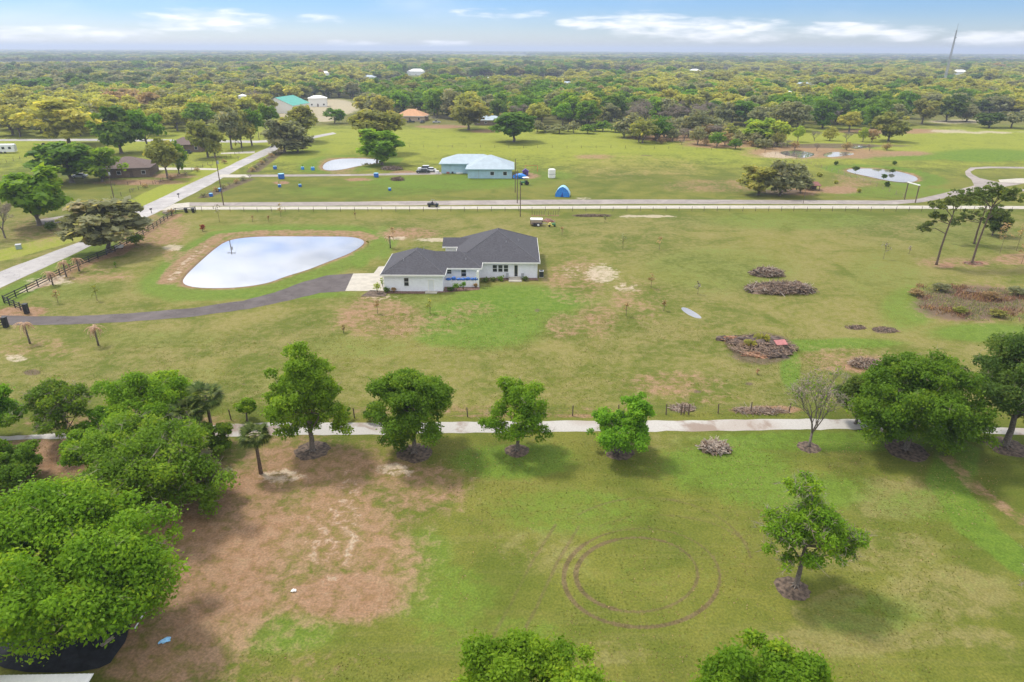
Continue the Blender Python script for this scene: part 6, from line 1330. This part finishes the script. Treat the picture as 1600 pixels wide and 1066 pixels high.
HED = [(395 + (k / 9) * 45, 268 - (k / 9) * 33) for k in range(10)] + [(318 + k / 7 * 72, 308 - k / 7 * 30) for k in range(8)]
for k, (x, y) in enumerate(HED): mid_tree('brown hedge shrub along the road %s' % ('beside the upper verge' if k < 10 else 'near the concrete apron'), x, y, y - 8, 13, ('rust', 'gray', 'twig')[k % 3], 3, 'hedge shrubs beside the road', 420, 'hedge_shrub', 'shrub')
for k in range(9): mid_tree('low brown shrub along the brown house fence', 205 + k * 21 + rdm.uniform(-4, 4), 300 - k * 6.3, 292 - k * 6.3, 12, ('twig', 'rust')[k % 2], 3, 'shrubs before the brown houses', 420, 'hedge_shrub', 'shrub')
for k in range(12): mid_tree('round bush in the row ending the bright pasture, %s half' % ('left' if k < 6 else 'right'), 840 + k * 15 + rdm.uniform(-4, 4), 207 + rdm.uniform(-2, 2), 190 + rdm.uniform(-4, 6), rdm.uniform(20, 36), rdm.choice(['oak', 'olive', 'gray', 'oak']), 3, 'bushes at the end of the bright pasture', 900, 'bush', 'bush')
# dry reeds patch on the right lawn
g = np.random.default_rng(77); P = smooth_poly(gpoly([(1413, 452), (1430, 446), (1480, 446), (1540, 449), (1640, 448), (1700, 470), (1660, 505), (1560, 503), (1500, 500), (1450, 492), (1432, 478)]), 1)
pt = np.stack([g.uniform(P[:, 0].min(), P[:, 0].max(), 9000), g.uniform(P[:, 1].min(), P[:, 1].max(), 9000)], 1); pt = pt[inside(pt[:, 0], pt[:, 1], P)]; dE = seg_dist(pt[:, 0], pt[:, 1], P, True); wob = 1.6 + 1.5 * np.sin(pt[:, 0] * .9) + 1.2 * np.sin(pt[:, 1] * 1.4 + pt[:, 0] * .35); pt = pt[(dE > wob * g.uniform(.3, 1.3, len(pt))) & (g.random(len(pt)) < .45 + .55 * (np.sin(pt[:, 0] * 1.3 + 2) * np.sin(pt[:, 1] * 1.1) > -.3))]
def reeds(name, pt, leaf, h0, h1, w, label):
    n = len(pt); b = np.concatenate([pt, np.zeros((n, 1))], 1); d = g.normal(size=(n, 3)) * [.35, .35, .1] + [0, 0, 1]; e = b + d * g.uniform(h0, h1, (n, 1)); t = np.cross(d, rand_dirs(n, g)); t = t / np.linalg.norm(t, axis=1, keepdims=True) * w
    V = np.stack([b - t, b + t, e + t * .6, e - t * .6], 1).reshape(-1, 3); o = link(name, np_mesh(name, V, quads(V), [LEAF[leaf]], g.random(n))); return tag(o, label, None, None, 'stuff')
nz = np.sin(pt[:, 0] * .55) + np.sin(pt[:, 1] * .9 + 1.3) + np.sin(pt[:, 0] * .23 + pt[:, 1] * .4)
for k, (x, y, w, sp, lb) in enumerate(((1432, 462, 26, 'rust', 'tan low bush at the left end of the dry reed patch'), (1470, 455, 30, 'gray', 'grey bush in the upper left of the dry reed patch'), (1500, 490, 26, 'olive', 'olive low bush at the lower middle of the dry reed patch'), (1548, 468, 30, 'rust', 'rust low bush in the middle of the dry reed patch'), (1560, 495, 28, 'olive', 'olive bush at the lower right of the dry reed patch'), (1590, 462, 34, 'gray', 'grey bush at the right edge of the dry reed patch'), (1515, 460, 24, 'twig', 'bare twiggy bush in the upper middle of the dry reed patch'))): mid_tree(lb, x, y, y - w * .42, w, sp, 3, 'bushes in the dry reed patch', 900, 'reed_bush', 'bush')
reeds('dry_reeds', pt[nz > .25], 'reed', .12, .75, .06, 'patch of dry rust-brown reeds on the right lawn'); reeds('marsh_weeds', pt[(nz <= .25)], 'gray', .1, .4, .06, 'grey-green and brown weeds among the dry reeds'); reeds('rust_reeds', pt[nz > .9], 'rust', .2, .6, .06, 'paler rust reeds in the middle of the patch')

# grass tufts and weeds over the near lawn
def tufts(n, d0, d1, leaf, h, w, name, label, seed, keep=None):
    g = np.random.default_rng(seed); r = np.sqrt(g.uniform(d0 ** 2, d1 ** 2, n)); a = g.uniform(-R(41), R(41), n); p = np.stack([r * np.sin(a), r * np.cos(a)], 1)
    k = vnoise(p, 6.0, seed) * .6 + vnoise(p, 1.7, seed + 1) * .4 > .5; u, v = project(p[:, 0], p[:, 1], 0.0)
    k &= ~((v > 652) & (v < 690)) & ~((u < 330) & (v > 720)) & ~(((u - 500) / 230) ** 2 + ((v - 850) / 170) ** 2 < 1); p = p[k]; n = len(p)
    b = np.concatenate([p, np.zeros((n, 1))], 1); d = g.normal(size=(n, 3)) * [.7, .7, .1] + [0, 0, 1]; e = b + d * h * g.uniform(.5, 1.3, (n, 1)); t = rand_dirs(n, g); t[:, 2] = 0; t = t / (np.linalg.norm(t, axis=1, keepdims=True) + 1e-6) * w * g.uniform(.5, 1.4, (n, 1))
    V = np.stack([b - t, b + t, e + t * .7, e - t * .7], 1).reshape(-1, 3); tag(link(name, np_mesh(name, V, quads(V), [LEAF[leaf]], g.random(n))), label, None, None, 'stuff')
# ------------------------------------------------------------------ the woods to the horizon
def edge_y(x): return np.interp(x, [-400, 0, 150, 250, 330, 420, 480, 520, 560, 640, 700, 760, 840, 1000, 1100, 1240, 1330, 1400, 1420, 1600, 2000], [214, 214, 214, 213, 208, 190, 170, 158, 186, 186, 188, 192, 196, 200, 196, 207, 207, 200, 184, 180, 180])
CLEAR = [(515, 171, 64, 17), (470, 190, 40, 14), (441, 170, 44, 13), (385, 172, 30, 9), (640, 186, 34, 8), (765, 192, 28, 6), (1036, 164, 34, 6), (1500, 186, 90, 6), (500, 172, 24, 6), (765, 134, 7, 14)] + [(h[0], h[1] + 3.5, .6 * h[2] + 5, 6.0) for h in FAR]
def forest_points(d0, d1, step, g, drop=0.0):
    rows = []
    r = d0
    while r < d1:
        n = int(2 * R(46) * r / step); a = np.linspace(-R(46), R(46), n) + g.uniform(-.4, .4, n) * step / r; rr = r + g.uniform(-.45, .45, n) * step
        rows.append(np.stack([rr * np.sin(a), rr * np.cos(a)], 1)); r += step
    p = np.concatenate(rows); u, v = project(p[:, 0], p[:, 1], 0.0)
    keep = (v < edge_y(u)) & (g.random(len(p)) > drop)
    for cx, cy, rx, ry in CLEAR: keep &= ((u - cx) / rx) ** 2 + ((v - cy) / ry) ** 2 > 1
    return p[keep], u[keep], v[keep]
def vnoise(p, s, seed):
    """smooth value noise on the ground plane"""
    g = np.random.default_rng(seed); T = g.random((64, 64)); q = p / s; i = np.floor(q).astype(int); f = q - i; f = f * f * (3 - 2 * f)
    a = T[i[:, 0] % 64, i[:, 1] % 64]; b = T[(i[:, 0] + 1) % 64, i[:, 1] % 64]; c = T[i[:, 0] % 64, (i[:, 1] + 1) % 64]; d = T[(i[:, 0] + 1) % 64, (i[:, 1] + 1) % 64]
    return (a * (1 - f[:, 0]) + b * f[:, 0]) * (1 - f[:, 1]) + (c * (1 - f[:, 0]) + d * f[:, 0]) * f[:, 1]
LEAF['lawn'] = mat_leaf('lawn_tuft', (0.120, 0.150, 0.024), (0.210, 0.215, 0.055), hue=0.0, trans=.3); LEAF['weed'] = mat_leaf('lawn_weed', (0.060, 0.120, 0.014), (0.110, 0.180, 0.022), hue=0.0, trans=.3); LEAF['straw'] = mat_leaf('dry_straw', (0.24, 0.18, 0.08), (0.36, 0.28, 0.15), hue=0.0, trans=.3)
tufts(60000, 24, 105, 'lawn', .07, .045, 'grass_tufts', 'short grass tufts over the lawn', 5); tufts(40000, 24, 105, 'straw', .05, .05, 'dry_grass', 'dry straw-coloured grass in the lawn', 11)
SPEC = ['bright', 'oak', 'dark', 'gray', 'olive', 'yellow', 'rust', 'twig']
def species(p, u, v, g):
    n = len(p); a = vnoise(p, 70, 1) * .42 + vnoise(p * [.6, 1.2], 230, 2) * .58; r = g.random(n); s = np.full(n, 4)
    w = a + g.normal(size=n) * .13
    s[w < .24] = 2; s[(w >= .24) & (w < .36)] = 1; s[(w >= .36) & (w < .47)] = np.where(r[(w >= .36) & (w < .47)] < .7, 0, 1); s[(w >= .47) & (w < .58)] = 4; s[w >= .58] = 5
    s[r < .10] = 3; s[(r > .93)] = 7; s[(r > .915) & (r < .93)] = 6
    nearc = (v > 150) & (u > 480) & (u < 960); s[nearc & (r < .55) & (r > .1)] = np.where(g.random((nearc & (r < .55) & (r > .1)).sum()) < .55, 0, 1)
    band = (u < 420) & (v < 150) & (v > 112) & (r > .3); s[band] = np.where(g.random(band.sum()) < .55, 3, 2)
    yl = (u < 260) & (v > 160) & (r > .25); s[yl] = np.where(g.random(yl.sum()) < .75, 5, 4)
    rs = (u > 175) & (u < 245) & (v > 164) & (v < 190) & (r > .35); s[rs] = 6
    yr = (u > 1000) & (v > 120) & (v < 180) & (r > .5); s[yr] = np.where(g.random(yr.sum()) < .7, 5, 4)
    fd = (u > 1000) & (u < 1420) & (v > 182) & (r > .3) & (s > 3); s[fd] = np.where(g.random(fd.sum()) < .5, 1, 7)
    hz = (v < 106) & (r > .4) & (vnoise(p, 500, 9) < .6); s[hz] = 2
    return s
gF = np.random.default_rng(42)
pA, uA, vA = forest_points(250, 720, 12.6, gF, .05)
sA = species(pA, uA, vA, gF)
inview = (uA > -30) & (uA < 1630)
order = np.argsort(-vA + np.where(inview, 0, 1e6))
NI = 225
ind = order[:NI]; rest = np.ones(len(pA), bool); rest[ind] = False
SNAME = {'bright': 'bright green', 'oak': 'mid green', 'dark': 'dark green', 'gray': 'grey-green', 'olive': 'olive', 'yellow': 'yellow-green', 'rust': 'rust-coloured', 'twig': 'grey leafless'}
def zone(u):
    for lim, nm in ((90, 'at the cross road left end'), (200, 'left of the rust-coloured crowns'), (300, 'across from the brown houses'), (420, 'left of the green-roofed barn'), (545, 'round the sandy yard by the barn'), (625, 'behind the upper pond tree'), (700, 'behind the orange-roofed house'), (760, 'behind the low dark house'),
                    (850, 'behind the big dark pasture oak'), (930, 'behind the left pasture bushes'), (1000, 'behind the right pasture bushes'), (1080, 'around the pinkish-roofed house'), (1170, 'behind the marsh thicket'), (1240, 'behind the lime green trees'), (1340, 'behind the marsh tree row'), (1420, 'behind the olive marsh tree'), (1500, 'behind the far right yard'), (1700, 'at the right photo border')):
        if u < lim: return nm
    return 'at the right photo border'
for j, i in enumerate(ind):
    sp = SPEC[sA[i]]; sc = gF.uniform(1.25, 2.05); o = link('woodland_tree', lib_mesh(sp, int(gF.integers(0, 4)), 2300 if sp != 'twig' else 1100, .42)); o.location = (pA[i, 0], pA[i, 1], 0); o.rotation_euler = (0, 0, gF.uniform(0, 6.28)); o.scale = (sc, sc, sc * gF.uniform(.66, .86))
    size = 'tall' if o.scale[2] * 11 > 11.8 else ('low' if o.scale[2] * 11 < 9.6 else 'medium')
    ey = edge_y(uA[i]) - vA[i]; row = 'front' if ey < 5 else ('second' if ey < 11 else 'back')
    tag(o, '%s %s tree in the %s row %s' % (size, SNAME[sp], row, zone(uA[i])), 'tree', 'trees of the woodland edge')
# the rest of the woods: one object of points with a tree on each
srcs = bpy.data.collections.new('woods_source')
SRC = []
for s in SPEC:
    for k in (0, 1, 2, 3):
        me = lib_mesh(s, k, 1250 if s != 'twig' else 600, .56); o = bpy.data.objects.new('source_%02d' % len(SRC), me); srcs.objects.link(o); SRC.append(o)
pts = [pA[rest]]; spx = [sA[rest]]; scl = [np.stack([np.ones(rest.sum()) * .0 + gF.uniform(1.3, 2.05, rest.sum())] * 2 + [gF.uniform(.95, 1.4, rest.sum())], 1)]
for (d0, d1, st, sx, sz, dr) in ((720, 1500, 15.5, 2.0, 1.2, .08), (1500, 3000, 23, 2.8, 1.25, .12), (3000, 9000, 44, 4.4, 1.15, .2)):
    p, u, v = forest_points(d0, d1, st, gF, dr)
    clr = vnoise(p * [1, .55], 170 if d1 < 2000 else 520, 5 + int(d0)); k = clr < (.67 if d1 < 2000 else .77); p, u, v = p[k], u[k], v[k]; n = len(p)
    pts.append(p); spx.append(species(p, u, v, gF)); a = np.clip(np.exp(gF.normal(0, .28, n)), .5, 1.7) * sx; hv = .72 + .62 * vnoise(p, 60 if d1 < 2000 else 150, 77); scl.append(np.stack([a, a, gF.uniform(.8, 1.2, n) * sz * hv], 1))
pts = np.concatenate(pts); spx = np.concatenate(spx); scl = np.concatenate(scl); n = len(pts)
me = bpy.data.meshes.new('distant_woods'); me.vertices.add(n); me.vertices.foreach_set('co', np.concatenate([pts, np.zeros((n, 1))], 1).astype(np.float32).ravel())
a = me.attributes.new('pick', 'INT', 'POINT'); a.data.foreach_set('value', (spx * 4 + gF.integers(0, 4, n)).astype(np.int32))
a = me.attributes.new('scl', 'FLOAT_VECTOR', 'POINT'); a.data.foreach_set('vector', scl.astype(np.float32).ravel())
a = me.attributes.new('rot', 'FLOAT_VECTOR', 'POINT'); a.data.foreach_set('vector', np.stack([np.zeros(n), np.zeros(n), gF.uniform(0, 6.28, n)], 1).astype(np.float32).ravel())
woods = link('distant_woods', me); tag(woods, 'mixed woods reaching to the horizon', None, None, 'stuff')
ng = bpy.data.node_groups.new('woods', 'GeometryNodeTree'); ng.interface.new_socket('Geometry', in_out='INPUT', socket_type='NodeSocketGeometry'); ng.interface.new_socket('Geometry', in_out='OUTPUT', socket_type='NodeSocketGeometry')
gi = ng.nodes.new('NodeGroupInput'); go = ng.nodes.new('NodeGroupOutput'); iop = ng.nodes.new('GeometryNodeInstanceOnPoints'); ci = ng.nodes.new('GeometryNodeCollectionInfo')
ci.inputs['Collection'].default_value = srcs; ci.inputs['Separate Children'].default_value = True; ci.inputs['Reset Children'].default_value = True
def named(nm, ty): q = ng.nodes.new('GeometryNodeInputNamedAttribute'); q.data_type = ty; q.inputs['Name'].default_value = nm; return q.outputs['Attribute']
ng.links.new(gi.outputs[0], iop.inputs['Points']); ng.links.new(ci.outputs[0], iop.inputs['Instance']); iop.inputs['Pick Instance'].default_value = True
ng.links.new(named('pick', 'INT'), iop.inputs['Instance Index']); ng.links.new(named('scl', 'FLOAT_VECTOR'), iop.inputs['Scale'])
e2 = ng.nodes.new('FunctionNodeEulerToRotation'); ng.links.new(named('rot', 'FLOAT_VECTOR'), e2.inputs[0]); ng.links.new(e2.outputs[0], iop.inputs['Rotation'])
ng.links.new(iop.outputs[0], go.inputs[0]); md = woods.modifiers.new('woods', 'NODES'); md.node_group = ng
print('WOODS', n, 'individual', len(ind))

# ------------------------------------------------------------------ look-alikes told apart by their order in the photo
ORD = ['first', 'second', 'third', 'fourth', 'fifth', 'sixth', 'seventh', 'eighth', 'ninth', 'tenth', 'eleventh', 'twelfth', 'thirteenth', 'fourteenth', 'fifteenth', 'sixteenth']
by = {}
for o in COL.objects:
    if o.parent is None and o.get('label') and o.get('category'): by.setdefault(o['label'], []).append(o)
for lb, os_ in by.items():
    if len(os_) > 1:
        os_.sort(key=lambda o: float(project(o.location.x, o.location.y, 0.0)[0])); n_ = len(os_)
        for k, o in enumerate(os_):
            w_ = 'leftmost' if k == 0 else ('rightmost' if k == n_ - 1 else ORD[k] + ' from left')
            o['label'] = w_ + ' ' + lb

# ------------------------------------------------------------------ haze
hm = bpy.data.materials.new('haze_air'); hm.use_nodes = True; N = NT(hm.node_tree)
vol = N.n('ShaderNodeVolumePrincipled'); vol.inputs['Color'].default_value = (.72, .82, 1.0, 1); vol.inputs['Density'].default_value = 0.00021; vol.inputs['Anisotropy'].default_value = 0.2
o = N.n('ShaderNodeOutputMaterial'); N.t.links.new(vol.outputs[0], o.inputs['Volume'])
hz = MB().bb(-20500, 20500, -20500, 20500, -2.5, HM + 4).build('haze', hm); hz['kind'] = 'stuff'; hz['label'] = 'pale blue summer haze over the plain'
